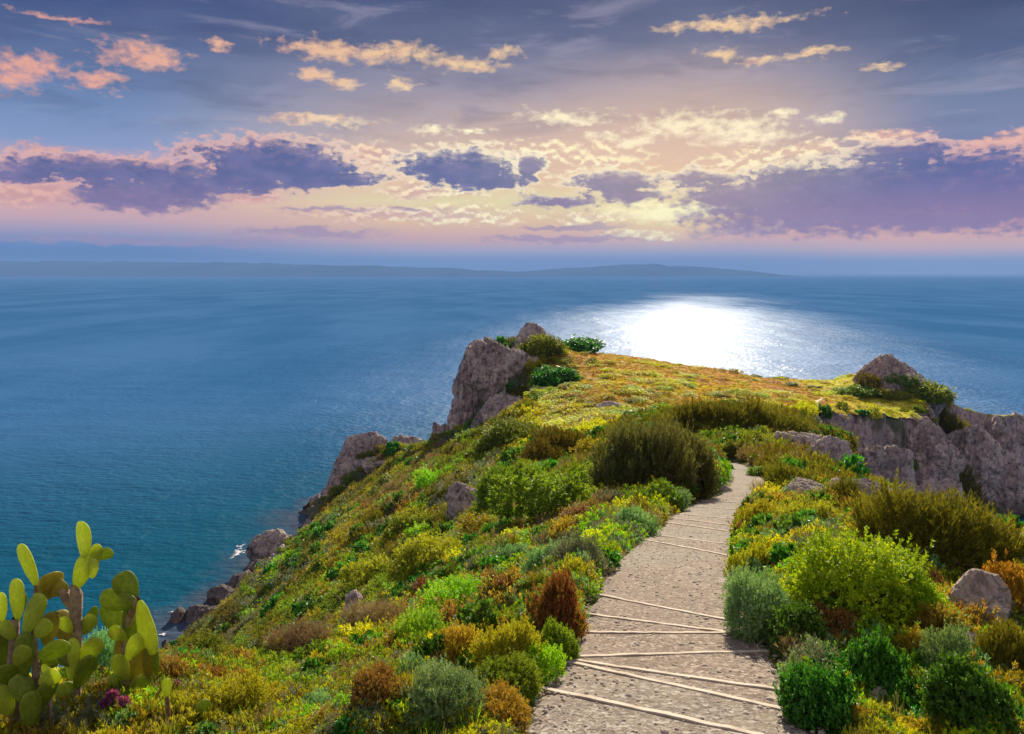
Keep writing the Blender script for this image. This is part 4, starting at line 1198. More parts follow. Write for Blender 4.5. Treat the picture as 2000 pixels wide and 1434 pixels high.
def proto(kind, level, seed):
    """level 0 big near plant, 1 middling, 2 small or far"""
    k = dict(KIND[kind]); mt = LF[k.pop('mat')]
    f = (0.88, 1.25, 2.0)[level]
    ns = (2600, 900, 240)[level]
    k['ll'] *= f * 0.85; k['lw'] *= f * 0.95
    me, tips = foliage_mesh('foliage', mt, seed, n_shoot=ns, lobes=(17, 12, 8)[level], **k)
    br = branch_mesh('branches', M['stem'], tips, seed + 1, n=(60, 36, 14)[level], r=(0.010, 0.013, 0.02)[level])
    return me, br


PROTO = {}


def get_proto(kind, level, var):
    key = (kind, level, var)
    if key not in PROTO:
        PROTO[key] = proto(kind, level, hash_seed(key))
    return PROTO[key]


def hash_seed(key):
    return sum(ord(c) * (i + 3) for i, c in enumerate(str(key))) % 99991


def ico(sub):
    import bmesh
    bm = bmesh.new(); bmesh.ops.create_icosphere(bm, subdivisions=sub, radius=1.0)
    V = np.array([v.co[:] for v in bm.verts]); Fc = np.array([[v.index for v in f.verts] for f in bm.faces]); bm.free()
    return V, Fc


# ------------------------------------------------------------------ instanced ground cover (uncountable)
def scatter(name, label, cat, meshes, pos, scale, rot, idx):
    col = bpy.data.collections.new(name + '_sources')
    for i, me in enumerate(meshes):
        o = bpy.data.objects.new('%s_source_%02d' % (name, i), me); col.objects.link(o)
    me = bpy.data.meshes.new(name)
    me.vertices.add(len(pos)); me.vertices.foreach_set('co', np.ascontiguousarray(pos, np.float32).ravel())
    a = me.attributes.new('sc', 'FLOAT_VECTOR', 'POINT'); a.data.foreach_set('vector', np.ascontiguousarray(scale, np.float32).ravel())
    a = me.attributes.new('rt', 'FLOAT_VECTOR', 'POINT'); a.data.foreach_set('vector', np.ascontiguousarray(rot, np.float32).ravel())
    a = me.attributes.new('ix', 'INT', 'POINT'); a.data.foreach_set('value', np.ascontiguousarray(idx, np.int32))
    ng = bpy.data.node_groups.new(name, 'GeometryNodeTree')
    ng.interface.new_socket('Geometry', in_out='INPUT', socket_type='NodeSocketGeometry')
    ng.interface.new_socket('Geometry', in_out='OUTPUT', socket_type='NodeSocketGeometry')
    N = ng.nodes; L = ng.links
    gi = N.new('NodeGroupInput'); go = N.new('NodeGroupOutput')
    ci = N.new('GeometryNodeCollectionInfo'); ci.inputs[0].default_value = col
    ci.inputs['Separate Children'].default_value = True; ci.inputs['Reset Children'].default_value = True
    ip = N.new('GeometryNodeInstanceOnPoints'); ip.inputs['Pick Instance'].default_value = True
    L.new(gi.outputs[0], ip.inputs['Points']); L.new(ci.outputs[0], ip.inputs['Instance'])

    def na(nm, ty):
        x = N.new('GeometryNodeInputNamedAttribute'); x.data_type = ty; x.inputs['Name'].default_value = nm
        return x.outputs['Attribute']
    L.new(na('ix', 'INT'), ip.inputs['Instance Index'])
    L.new(na('sc', 'FLOAT_VECTOR'), ip.inputs['Scale'])
    e2r = N.new('FunctionNodeEulerToRotation'); L.new(na('rt', 'FLOAT_VECTOR'), e2r.inputs[0]); L.new(e2r.outputs[0], ip.inputs['Rotation'])
    L.new(ip.outputs[0], go.inputs[0])
    o = obj(name, me)
    md = o.modifiers.new('scatter', 'NODES'); md.node_group = ng
    return tag(o, label, cat, kind='stuff')


def sample_ground(n, r0, r1, rng, a0=-36, a1=36.5):
    az = np.radians(rng.uniform(a0, a1, n)); r = np.exp(rng.uniform(math.log(r0), math.log(r1), n))
    x, y = r * np.sin(az), r * np.cos(az)
    z = height(x, y)
    e = 0.4 + r * 0.004
    sx = (height(x + e, y) - z) / e; sy = (height(x, y + e) - z) / e
    return x, y, z, np.hypot(sx, sy), r, sx, sy


def field_mask(x, y, sl):
    edge = fbm(x / 12, y / 12, 4.0, 4)
    a = sstep(y + edge * 8, 112, 122) * sstep(x + edge * 5, 4, 12) * sstep(sl, 0.75, 0.45)
    b = sstep(y + edge * 8, 85, 95) * sstep(x, 0, 6) * sstep(sl, 0.9, 0.5)
    return a, b, edge


def build_cover():
    FOOT = [(P(a[1], a[2], a[5]), a[3] * .5 * a[5] / F) for a in SHRUBS if a[5] is not None and a[5] < 45]
    rng = np.random.default_rng(5)
    kinds = ['green', 'olive', 'gold', 'lime', 'grey', 'teal', 'dark', 'rust', 'orange', 'dry', 'yellow']
    meshes = []
    for k in kinds:
        for v in range(2):
            mt = dict(KIND[k]); mat = LF[mt.pop('mat')]
            mt['ll'] *= 1.75; mt['lw'] *= 1.9; mt['per'] = 9
            meshes.append(foliage_mesh('clump', mat, 300 + len(meshes), n_shoot=210, lobes=6, **mt)[0])
    x, y, z, sl, r, sx, sy = sample_ground(90000, 4.6, 245, rng)
    fa, fb, edge = field_mask(x, y, sl)
    pf = path_frac(x, y)
    patch = fbm(x / (3 + r * 0.05), y / (3 + r * 0.05), 11.0, 3)
    patch2 = fbm(x / (2 + r * 0.03), y / (2 + r * 0.03), 31.0, 3)
    s = (0.12 + 0.0170 * np.minimum(r, 110)) * rng.uniform(0.5, 1.4, len(x))
    s = np.minimum(s, 2.2) * (1 - 0.35 * sstep(r, 7.5, 5.5))
    keep = (z > 1.0) & (pf > s * np.where(r > 22, 0.95, 0.55) + 0.02)
    for (fp, fr_) in FOOT:
        keep &= np.hypot(x - fp.x, y - fp.y - fr_ * .25) > fr_ * 0.45
        if fp.y < 13: keep &= ~((np.abs(x - fp.x * y / fp.y) < fr_ * 0.9) & (y < fp.y) & (y > fp.y - 0.25 - 0.07 * fp.y) & (rng.random(len(x)) < 0.6))
    rockz = sstep(sl, 1.0, 1.6) * sstep(y, 40, 80)
    cove = sstep(x, 26, 34) * sstep(y, 42, 55) * sstep(sl, 0.5, 0.75)
    cove = cove * sstep(fbm(x / 9, y / 9, z / 12, 3) - (x - 75) / 90 * -0.35, -0.12, 0.10)
    rockz = np.maximum(rockz, cove)
    shore = sstep(z + 5 * fbm(x / 10, y / 10, 6.0, 3), 13, 5)
    keep &= rng.random(len(x)) > np.maximum(rockz * 0.97, shore * 0.9)
    keep &= rng.random(len(x)) > fa * 0.93
    keep &= rng.random(len(x)) > 0.45 * (patch2 > 0.18)
    P0 = dict(green=.42, olive=.28, gold=.08, lime=.02, grey=.03, teal=.01, dark=.10, rust=.005, orange=.0, dry=.06, yellow=.0)
    PN = dict(green=.17, olive=.06, gold=.17, lime=.18, grey=.12, teal=.15, dark=.06, rust=.035, orange=.015, dry=.10, yellow=.05)
    PF = dict(green=.06, olive=.01, gold=.20, lime=.22, grey=.0, teal=.0, dark=.01, rust=.0, orange=.02, dry=.0, yellow=.5)
    A0, AN, AF = [np.array([d[k] for k in kinds]) for d in (P0, PN, PF)]
    near = sstep(r, 34, 14)[:, None]; fm = np.clip(fb + fa, 0, 1)[:, None]
    pr = A0 * (1 - near) + AN * near; pr = pr * (1 - fm) + AF * fm
    # patchiness: each kind favours its own places
    for q in range(len(kinds)):
        nn = fbm(x / (2.2 + r * 0.07) + q * 13.1, y / (2.2 + r * 0.07), q * 5.3, 3)
        pr[:, q] *= np.exp(nn * (3.4 + 2.4 * sstep(r, 10, 40)))
    pr /= pr.sum(1, keepdims=True)
    u = rng.random(len(x))[:, None]
    ki = (np.cumsum(pr, 1) < u).sum(1).clip(0, len(kinds) - 1)
    hz = rng.uniform(0.75, 1.4, len(x)) * np.where(fm[:, 0] > 0.5, 0.4, 1.0)
    k = keep
    pos = np.stack([x, y, z - 0.06 * s], 1)[k]
    sc = np.stack([s, s, s * hz], 1)[k]
    rot = np.stack([np.clip(np.arctan(sy), -0.6, 0.6) * 0.6, -np.clip(np.arctan(sx), -0.6, 0.6) * 0.6, rng.uniform(0, 6.28, len(x))], 1)[k]
    idx = (ki * 2 + rng.integers(0, 2, len(x)))[k]
    scatter('wild_scrub', 'low wild scrub in mixed greens covering the slopes of the headland', 'scrub', meshes, pos, sc, rot, idx)
    print('scrub', k.sum())
    # --- grass on the plateau
    gm = [grass_mesh('tuft', LF[m], 500 + i, n=26, h=1.0, spread=0.75, w=0.05, lean=0.5) for i, m in enumerate(['rust', 'orange', 'yellow', 'lime', 'dry', 'olive'])]
    x, y, z, sl, r, sx, sy = sample_ground(70000, 78, 235, rng, -4, 32)
    fa, fb, edge = field_mask(x, y, sl)
    keep = (np.maximum(fa, fb) > 0.4) & (z > 5)
    band = sstep(y + edge * 9 - 0.10 * x, 106, 122) * (1 - 0.6 * sstep(x, 66, 78))
    pa = fbm(x / 9, y / 14, 21.0, 4)
    u = rng.random(len(x)) + pa * 0.5
    ki = np.where(rng.random(len(x)) < band, np.select([u < 0.38, u < 0.78, u < 0.92], [0, 1, 4], 2), np.select([u < 0.45, u < 0.9], [3, 2], 5))
    bump = rng.random(len(x)) < 0.012
    s = rng.uniform(0.22, 0.5, len(x)); s = np.where(bump, s * 2, s); ki = np.where(bump, 5, ki)
    k = keep
    scatter('field_grass', 'dry orange and yellow-green grass over the flat top of the headland', 'grass', gm, np.stack([x, y, z], 1)[k],
            np.stack([s, s, s * 0.6], 1)[k], np.stack([0 * x, 0 * x, rng.uniform(0, 6.28, len(x))], 1)[k], ki[k])
    print('field', k.sum())
    # --- near grasses and stalks
    gn = [grass_mesh('tuft', LF[m], 600 + i, n=nn, h=1.0, spread=sp, w=w, lean=ln) for i, (m, nn, sp, w, ln) in enumerate(
        [('gold', 40, 0.3, 0.014, 0.5), ('dry', 34, 0.25, 0.010, 0.3), ('green', 40, 0.3, 0.016, 0.6), ('rust', 26, 0.3, 0.014, 0.3), ('lime', 36, 0.3, 0.018, 0.6)])]
    x, y, z, sl, r, sx, sy = sample_ground(4200, 4.5, 34, rng)
    pf = path_frac(x, y)
    keep = (pf > 0.03) & (z > 5)
    small = pf < 0.35
    s = rng.uniform(0.10, 0.32, len(x)) * (0.8 + r * 0.02) * np.where(small, 0.45, 1)
    k = keep & (rng.random(len(x)) < np.where(small, 0.7, 1))
    scatter('wild_grass', 'thin wild grass and dry stalks among the nearer shrubs', 'grass', gn, np.stack([x, y, z], 1)[k],
            np.stack([s, s, s * rng.uniform(0.8, 1.3, len(x))], 1)[k], np.stack([0 * x, 0 * x, rng.uniform(0, 6.28, len(x))], 1)[k],
            rng.choice(5, len(x), p=[.28, .26, .2, .08, .18])[k])
    print('grass', k.sum())


build_cover()


def build_pebbles():
    rng = np.random.default_rng(21)
    ms = []
    D, Fq = ico(2)
    for q in range(4):
        v = D * (1 + 0.28 * fbm(D[:, 0] * 1.6 + q * 5, D[:, 1] * 1.6, D[:, 2] * 1.6, 3))[:, None] * np.array([1, .8, .55])
        ms.append(mesh_np('pebble', v, Fq, M['stone']))
    n = 2600
    y = np.exp(rng.uniform(math.log(5), math.log(32), n)); t = rng.beta(0.45, 0.45, n)
    x = np.interp(y, _yg, _xl) * (1 - t) + np.interp(y, _yg, _xr) * t
    z = pathz(x, y) + 0.042
    sz = rng.gamma(2.0, 0.0045, n) + 0.004
    scatter('gravel', 'small loose stones lying on the path', 'gravel', ms, np.stack([x, y, z], 1), np.stack([sz, sz, sz], 1), np.stack([0 * x, 0 * x, rng.uniform(0, 6.28, n)], 1), rng.integers(0, 4, n))


# ------------------------------------------------------------------ rocks
ICO = {}


def rock_mesh(seed, size, sub=5, planes=16, rough=0.10, strata=0.0, mat=None, tagname=''):
    """size = half extents in metres"""
    if sub not in ICO: ICO[sub] = ico(sub)
    D, Fc = ICO[sub]
    rng = np.random.default_rng(seed)
    N = rnd_dir(rng, planes); dd = rng.uniform(0.72, 1.0, planes)
    dot = D @ N.T
    r = np.min(np.where(dot > 0.05, dd[None] / np.maximum(dot, 0.05), 9), axis=1)
    r = np.minimum(r, 1.15)
    V = D * r[:, None] * np.array(size)[None]
    if 'pointed' in str(tagname): V[:, :2] *= (1 - 0.48 * np.clip(V[:, 2:3] / size[2], -1, 1))
    L = float(np.mean(size)) * 0.8
    o = seed * 3.17
    p = V / L
    n1 = fbm(p[:, 0] + o, p[:, 1], p[:, 2], 6, 0.55)
    n2 = fbm(p[:, 0] * 2.2 + o, p[:, 1] * 2.2, p[:, 2] * 1.0, 5, 0.6, ridged=True)
    dsp = n1 * rough * 1.6 + n2 * rough
    wq = fbm(p[:, 0] * 1.5 + o, p[:, 1] * 1.5, p[:, 2] * 1.5, 3) * 0.9
    for fq, am in ((1.7, 0.8), (4.1, 0.45), (9.0, 0.22)):
        cell = _hash(np.floor(p[:, 0] * fq + wq + o), np.floor(p[:, 1] * fq - wq), np.floor(p[:, 2] * fq * (0.55 if strata else 1.0) + wq * 0.7 + 3))
        dsp = dsp + (cell - 0.5) * am * (strata * 1.3 if strata else rough * 0.5)
    if strata:
        q = fbm(p[:, 0] * 3.5 + o, p[:, 1] * 3.5, p[:, 2] * 0.8, 5, 0.6, ridged=True)
        dsp = dsp + q * strata
    V = V + D * (dsp * L)[:, None]
    return mesh_np('rock', V, Fc, mat or M['rock'], smooth=(sub < 6))


GL = 'rocks'
ROCKS = [  # size in photo pixels
     # px, py centre, distance or None, w, h, depth ratio, sub, material, strata, label, category
    (972, 768, 161, 150, 178, 0.9, 7, 'cliff', .14, 'tall purplish grey crag, the main face of the left-hand cliff', 'cliff'),
    (1040, 722, 172, 100, 136, 0.9, 7, 'cliff', .12, 'highest grey crag of the left-hand cliff with scrub on its top', 'cliff'),
    (912, 780, 158, 60, 150, 0.9, 6, 'cliff', .14, 'narrow dark crag at the seaward edge of the left-hand cliff', 'cliff'),
    (985, 824, 150, 130, 84, 0.8, 6, 'cliff', .12, 'low pinkish crag at the foot of the main cliff face', 'cliff'),
    (916, 716, 162, 16, 44, 1.0, 5, 'cliff', .1, 'thin rock pinnacle at the top left corner of the cliff', 'rock'),
    (1062, 824, 128, 56, 34, 1.0, 5, 'cliff', .1, 'dark hollowed rock beside the yellow-green grass by the cliff', 'rock'),
    (708, 922, 186, 134, 116, 0.8, 7, 'cliff', .12, 'broad flat-topped brown rock at the head of the low promontory', 'rock'),
    (788, 892, 188, 92, 80, 0.9, 6, 'cliff', .08, 'peaked brown rock on the low promontory, right of the flat-topped one', 'rock'),
    (748, 922, 182, 110, 70, 0.9, 6, 'cliff', .12, 'grey rock between the flat-topped and the peaked promontory rocks', 'rock'),
    (672, 978, 182, 100, 84, 0.9, 6, 'cliff', .12, 'bulging brown rock below the flat-topped promontory rock', 'rock'),
    (645, 1024, 178, 84, 76, 0.9, 6, 'cliff', .12, 'dark rock at the water under the promontory', 'rock'),
    (800, 945, 178, 60, 34, 0.9, 5, 'cliff', .1, 'pale rock set in green scrub behind the promontory', 'rock'),
    (612, 1044, 172, 36, 26, 1.0, 5, 'cliff', .1, 'small black rock in the water below the promontory', 'rock'),
    (535, 1084, 158, 92, 72, 0.9, 6, 'cliff', .1, 'humped dark rock at the shore next to the patch of foam', 'rock'),
    (500, 1112, 152, 46, 34, 1.0, 5, 'cliff', .1, 'small dark shore rock just left of the humped one', 'rock'),
    (468, 1140, 147, 46, 34, 1.0, 5, 'cliff', .1, 'shore rock midway between the humped rock and the pale spike', 'rock'),
    (430, 1168, 142, 50, 46, 1.0, 5, 'cliff', .1, 'square brown shore rock above the pale spiky one', 'rock'),
    (398, 1222, 134, 100, 62, 0.9, 6, 'cliff', .1, 'wide purplish shore rock beside the pale spike', 'rock'),
    (346, 1218, 134, 24, 54, 1.0, 5, 'rock_warm', .1, 'pale upright spike of rock at the water', 'rock'),
    (330, 1258, 130, 50, 34, 1.0, 5, 'cliff', .1, 'low round shore rock nearest to the prickly pear', 'rock'),
    (936, 742, 164, 74, 100, 0.9, 6, 'cliff', .16, 'block forming the upper left shoulder of the left-hand cliff', 'cliff'),
    (1012, 720, 169, 90, 96, 0.9, 6, 'cliff', .16, 'fractured block between the main cliff face and the highest crag', 'cliff'),
    (866, 852, 166, 56, 60, 0.9, 6, 'cliff', .14, 'dark stepped rock leading down from the left-hand cliff toward the promontory', 'cliff'),
    (600, 1075, 166, 50, 40, 0.9, 6, 'cliff', .12, 'low jagged rock at the water between the promontory and the patch of foam', 'rock'),
    (572, 1066, 163, 40, 34, 0.9, 6, 'cliff', .12, 'black-sided shore rock just right of the humped one', 'rock'),
    (690, 1000, 176, 90, 50, 0.8, 6, 'cliff', .14, 'broken brown ledge under the promontory rocks', 'rock'),
    (906, 994, None, 56, 104, 0.7, 6, 'rock', .14, 'tall pale grey outcrop standing in the scrub left of the small tree', 'rock'),
    (888, 1022, None, 26, 60, 0.7, 5, 'rock', .14, 'small grey outcrop at the foot of the tall pale one', 'rock'),
    (692, 1190, 45, 34, 84, 0.8, 5, 'cliff', .14, 'dark leaning slab in the steep slope', 'rock'),
    (676, 1254, None, 74, 36, 0.9, 5, 'rock', .14, 'flat violet-grey rock below the dark leaning slab', 'rock'),
    (1196, 794, None, 50, 18, 1.0, 5, 'rock', .1, 'low grey rock lying in the yellow-green field', 'rock'),
    (1355, 964, 31, 74, 30, 0.8, 6, 'rock', .12, 'low dark rock at the left edge of the path under the big bush', 'rock'),
    (1404, 962, 32, 48, 28, 0.9, 5, 'rock', .12, 'rounded dark rock ending the low row beside the path', 'rock'),
    (1450, 890, 58, 70, 44, 0.9, 6, 'rock', .12, 'grey rock beyond the bend where the path goes out of sight', 'rock'),
    (1502, 884, 64, 80, 50, 0.9, 6, 'rock', .12, 'grey rock under the dark hedge-like scrub', 'rock'),
    (1568, 884, 60, 110, 74, 0.9, 6, 'rock', .12, 'broad pale grey rock between the dark scrub and the cove', 'rock'),
    (1635, 905, 55, 100, 76, 0.9, 6, 'rock', .12, 'sloping grey rock right of the broad pale one', 'rock'),
    (1572, 970, 23, 76, 62, 0.9, 6, 'rock_warm', .06, 'rounded brown boulder right of the end of the path', 'boulder'),
    (1704, 976, 24, 116, 72, 0.8, 7, 'rock', .08, 'large pale-topped boulder under the tall dark cliff wall', 'boulder'),
    (1640, 962, 26, 60, 44, 0.9, 5, 'rock', .08, 'grey boulder half hidden by the bush between two larger ones', 'boulder'),
    (1918, 1186, 8.2, 116, 130, 0.8, 6, 'rock_warm', .05, 'big smooth brown boulder near the right edge', 'boulder'),
    (1930, 1284, 7.3, 84, 80, 0.9, 6, 'rock_warm', .06, 'smaller grey boulder just below the big brown one', 'boulder'),
    (1722, 1404, 5.9, 60, 104, 0.9, 6, 'rock_warm', .06, 'upright pale rock beside the orange flower cushion', 'rock'),
    (1850, 1438, 5.6, 80, 24, 0.9, 5, 'rock_warm', .06, 'flat pale rock at the bottom edge on the right', 'rock'),
    (1046, 1382, 6.3, 26, 60, 0.8, 5, 'rock', .1, 'small purplish rock at the lower left edge of the path', 'rock'),
    (1748, 764, 190, 190, 104, 0.8, 7, 'cliff', .12, 'dark pointed rocky knoll on the far right of the plateau', 'rock'),
    (1958, 884, 204, 96, 110, 0.9, 6, 'cliff', .14, 'grey crag at the right-hand end of the cove wall', 'cliff'),
    (1994, 842, 214, 60, 58, 0.9, 6, 'cliff', .14, 'jagged pale crag at the far right above the cove', 'cliff'),
    (1896, 912, 188, 130, 176, 0.5, 7, 'cliff', .16, 'tall dark crag of the cove wall, tallest of the row', 'cliff'),
    (1808, 900, 165, 120, 150, 0.5, 7, 'cliff', .16, 'steep grey crag in the middle of the cove wall', 'cliff'),
    (1730, 906, 140, 110, 110, 0.5, 7, 'cliff', .16, 'grey crag at the left-hand end of the cove wall, under the grass edge', 'cliff'),
    (1960, 955, 196, 120, 100, 0.5, 6, 'cliff', .14, 'low grey crag at the foot of the cove wall by the water', 'cliff'),
    (1830, 990, 150, 150, 90, 0.5, 6, 'cliff', .16, 'lower violet-grey crag of the cove wall, right above the olive bush', 'cliff'),
]


def build_rocks():
    for i, (px, py, y, w, h, dr, sub, mt, stra, lab, cat) in enumerate(ROCKS):
        if y is None:
            hp = hit(px, py + h * 0.45); y = hp.y
        c = P(px, py, y)
        k = y / F * 1.03
        sx, sz = w * 0.5 * k, h * 0.5 * k
        sy = (sx + sz) * 0.5 * dr
        gz = ground_z(c.x, y)
        bot = c.z - sz
        ext = max(0.0, bot - gz) * 0.5 + sz * 0.10     # reach down into the ground
        me = rock_mesh(40 + i, (sx, sy, sz + ext), sub, planes=18 if cat != 'boulder' else 14, rough=0.09, strata=stra, mat=M[mt], tagname='pointed' if 'pointed knoll' in lab or 'pointed rocky knoll' in lab else '')
        o = obj('cliff_crag' if cat == 'cliff' else cat, me)
        o.location = (c.x, y + sy * 0.4, c.z - ext)
        g_ = {'cliff': 'crags of the headland cliffs', 'rock': 'rocks along the headland', 'boulder': 'boulders near the path'}[cat]
        tag(o, lab, cat, g_)


build_rocks()
build_pebbles()


# ------------------------------------------------------------------ shrubs as things
NOUN = {'lime': 'spurge', 'gold': 'shrub', 'teal': 'shrub', 'grey': 'shrub', 'dark': 'shrub', 'olive': 'bush', 'rust': 'shrub', 'orange': 'shrub', 'dry': 'shrub', 'green': 'shrub'}
def build_shrubs():
    for i, (kind, px, py, w, h, y, lab) in enumerate(SHRUBS):
        if y is None:
            hp = hit(px, py); y = hp.y
        if y < 14:
            hp = hit(px, min(py, 1433))
            if hp and 0.70 * y < hp.y < 1.15 * y: y = hp.y
        c = P(px, py, y)
        k = y / F * 1.03
        r = w * 0.5 * k * 1.36; hh = h * k * (1.18 if (px < 1100 and y < 12) else 1.05)
        gz = ground_z(c.x, y)
        z0 = min(c.z, gz + 0.15 * hh)                  # the foot stands on or in the ground
        top = c.z + hh
        if z0 < gz - 0.5 * hh: z0 = gz - 0.25 * hh
        if c.z < gz - 0.25 * hh:                        # ground stands higher than planned
            z0 = gz - 0.1 * hh; top = max(top, z0 + hh * 0.7)
        zz = min(top - z0, hh * 1.8)
        level = 0 if w >= 105 else (1 if w >= 50 else 2)
        me, br = get_proto(kind, level, i % 2)
        noun = 'spurge_bush' if kind == 'lime' else ('flower_cushion' if 'cushion at' in lab else ('bush' if kind in ('olive', 'heath') else 'shrub'))
        root = empty(noun, (c.x, y + r * 0.25, z0), rz=(i * 1.7) % 6.28)
        qa = 0.13 * math.sin(i * 2.3)
        root.scale = (r * (1 + qa), r * (1 - qa), zz * 0.98)
        root.rotation_euler[0] = 0.10 * math.sin(i * 1.9); root.rotation_euler[1] = 0.10 * math.cos(i * 2.7)
        tag(root, lab, 'flower' if noun == 'flower_cushion' else ('bush' if noun != 'shrub' else 'shrub'),
            {'spurge_bush': 'bright lime-green bushes', 'bush': 'dark olive bushes', 'shrub': 'shrubs beside the path and on the slope'}.get(noun))
        obj('foliage', me, root)
        obj('branches', br, root)


build_shrubs()


# ------------------------------------------------------------------ small tree with pale trunk, spiky plant
def tube(pts, rad, sides=7):
    V = []; Fc = []
    pts = [Vector(p) for p in pts]
    for i, p in enumerate(pts):
        d = (pts[min(i + 1, len(pts) - 1)] - pts[max(i - 1, 0)]).normalized()
        a = d.cross(Vector((0.3, 1, 0.1))).normalized(); b = d.cross(a)
        for q in range(sides):
            t = q * 2 * math.pi / sides
            V.append(p + (a * math.cos(t) + b * math.sin(t)) * rad[i])
    for i in range(len(pts) - 1):
        for q in range(sides):
            q2 = (q + 1) % sides
            Fc.append((i * sides + q, i * sides + q2, (i + 1) * sides + q2, (i + 1) * sides + q))
    return np.array([v[:] for v in V]), np.array(Fc)


def join_np(parts):
    V = []; Fc = []; o = 0
    for v, f in parts:
        V.append(v); Fc.append(f + o); o += len(v)
    return np.concatenate(V), np.concatenate(Fc)


def build_tree():
    y = 26.0
    c = P(1062, 1062, y); k = y / F
    z0 = min(c.z, ground_z(c.x, y)) - 0.1
    root = empty('small_tree', (c.x, y, z0))
    tag(root, 'small yellow-green tree with a pale forked trunk left of the far steps', 'tree')
    H = 170 * k
    limbs = [tube([(0, 0, 0), (0.03, 0, H * .2), (-0.05, 0, H * .4)], [.11, .09, .07])]
    rng = random.Random(3)
    for i in range(9):
        a = i * 0.7 - 2.8; l = H * rng.uniform(.35, .55)
        e = Vector((math.cos(a) * l * .7, math.sin(a) * l * .5, H * .35 + l * .9))
        s = Vector((-0.02, 0, H * rng.uniform(.18, .4)))
        m = (s + e) / 2 + Vector((rng.uniform(-.1, .1), 0, rng.uniform(0, .15)))
        limbs.append(tube([s, m, e], [.05, .035, .012], 5))
    V, Fc = join_np(limbs)
    obj('trunk', mesh_np('trunk', V, Fc, mat_simple('pale_bark', (.42, .34, .22), (.55, .46, .30), 7), smooth=True), root)
    me, tips = foliage_mesh('crown', LF['green'], 77, n_shoot=1000, per=11, ll=.075, lw=.016, lobes=13, lobe_r=(.22, .4), upright=.2, jitter=.2)
    cr = obj('crown', me, root); cr.location = (0, 0, H * .34); cr.scale = (112 * k, 90 * k, H * .62)


build_tree()


def build_spiky(px, py, h, y, lab):
    c = P(px, py, y); k = y / F
    z0 = min(c.z, ground_z(c.x, y))
    root = empty('spiky_plant', (c.x, y, z0), s=h * k)
    tag(root, lab, 'plant')
    rng = np.random.default_rng(int(px))
    n = 46; T = []
    d = rnd_dir(rng, n); d[:, 2] = np.abs(d[:, 2]) + 0.35; d /= np.linalg.norm(d, axis=1, keepdims=True)
    base = np.zeros((n, 3)) + np.array([0, 0, 0.28])
    nr = np.cross(d, rnd_dir(rng, n)); nr /= np.linalg.norm(nr, axis=1, keepdims=True)
    V, Fc = quads(base, d, nr, rng.uniform(.5, .75, n), np.full(n, .03))
    obj('leaves', mesh_np('leaves', V, Fc, LF['gold'], {'tint': np.full(len(V), .7)}), root)
    V, Fc = tube([(0, 0, -.1), (0.01, 0, .15), (0, 0, .32)], [.05, .05, .03])
    obj('stem', mesh_np('stem', V, Fc, M['stem'], smooth=True), root)


build_spiky(770, 1178, 90, 17, 'spiky yellow-green plant on a short stem at the lip of the slope')


# ------------------------------------------------------------------ prickly pears
def mat_pad(name, c1, c2):  # fleshy, lets some light through
    m, n = new_mat(name)
    p = n.node('ShaderNodeTexCoord').outputs['Object']
    oi = n.node('ShaderNodeObjectInfo')
    ns = n.noise(p, 6, 6, .6)
    v = n.voro(p, 11.0)
    col = n.mix(n.ss(ns, .35, .65), (*c1, 1), (*c2, 1))
    col = n.mix(n.ss(n.noise(p, 3.0, 7, .7), .56, .72), col, (.26, .17, .07, 1))
    col = n.mix(n.ss(v, .16, .06), col, (.70, .60, .36, 1))
    hs = n.node('ShaderNodeHueSaturation'); n.link(col, hs.inputs['Color'])
    n.link(n.m('ADD', n.m('MULTIPLY', oi.outputs['Random'], .35), .82), hs.inputs['Value'])
    pr = n.node('ShaderNodeBsdfPrincipled'); n.link(hs.outputs[0], pr.inputs['Base Color'])
    pr.inputs['Roughness'].default_value = .45; pr.inputs['Specular IOR Level'].default_value = .35
    pr.inputs['Subsurface Weight'].default_value = .25; pr.inputs['Subsurface Radius'].default_value = (.05, .05, .01)
    bp = n.node('ShaderNodeBump'); bp.inputs['Strength'].default_value = .5; bp.inputs['Distance'].default_value = .01
    n.link(n.m('ADD', n.ss(v, .13, .0), n.m('MULTIPLY', ns, .6)), bp.inputs['Height']); n.link(bp.outputs[0], pr.inputs['Normal'])
    tr = n.node('ShaderNodeBsdfTranslucent'); n.link(hs.outputs[0], tr.inputs[0])
    mx = n.node('ShaderNodeMixShader'); mx.inputs[0].default_value = .5; n.link(pr.outputs[0], mx.inputs[1]); n.link(tr.outputs[0], mx.inputs[2])
    out = n.node('ShaderNodeOutputMaterial'); n.link(mx.outputs[0], out.inputs[0])
    return m


M['pad'] = mat_pad('cactus_pad_lit', (.46, .55, .05), (.62, .68, .09))  # sunlit pads: the brightness of the light is put into the colour
M['pad_shade'] = mat_pad('cactus_pad_shade', (.20, .28, .03), (.34, .40, .045))  # shaded pads: darker copy of the same flesh, shade painted into the colour
M['pad_old'] = mat_pad('cactus_pad_aged', (.30, .27, .04), (.42, .36, .06))
M['woody'] = mat_simple('cactus_wood', (.20, .13, .09), (.36, .26, .19), 14, bump=.7)


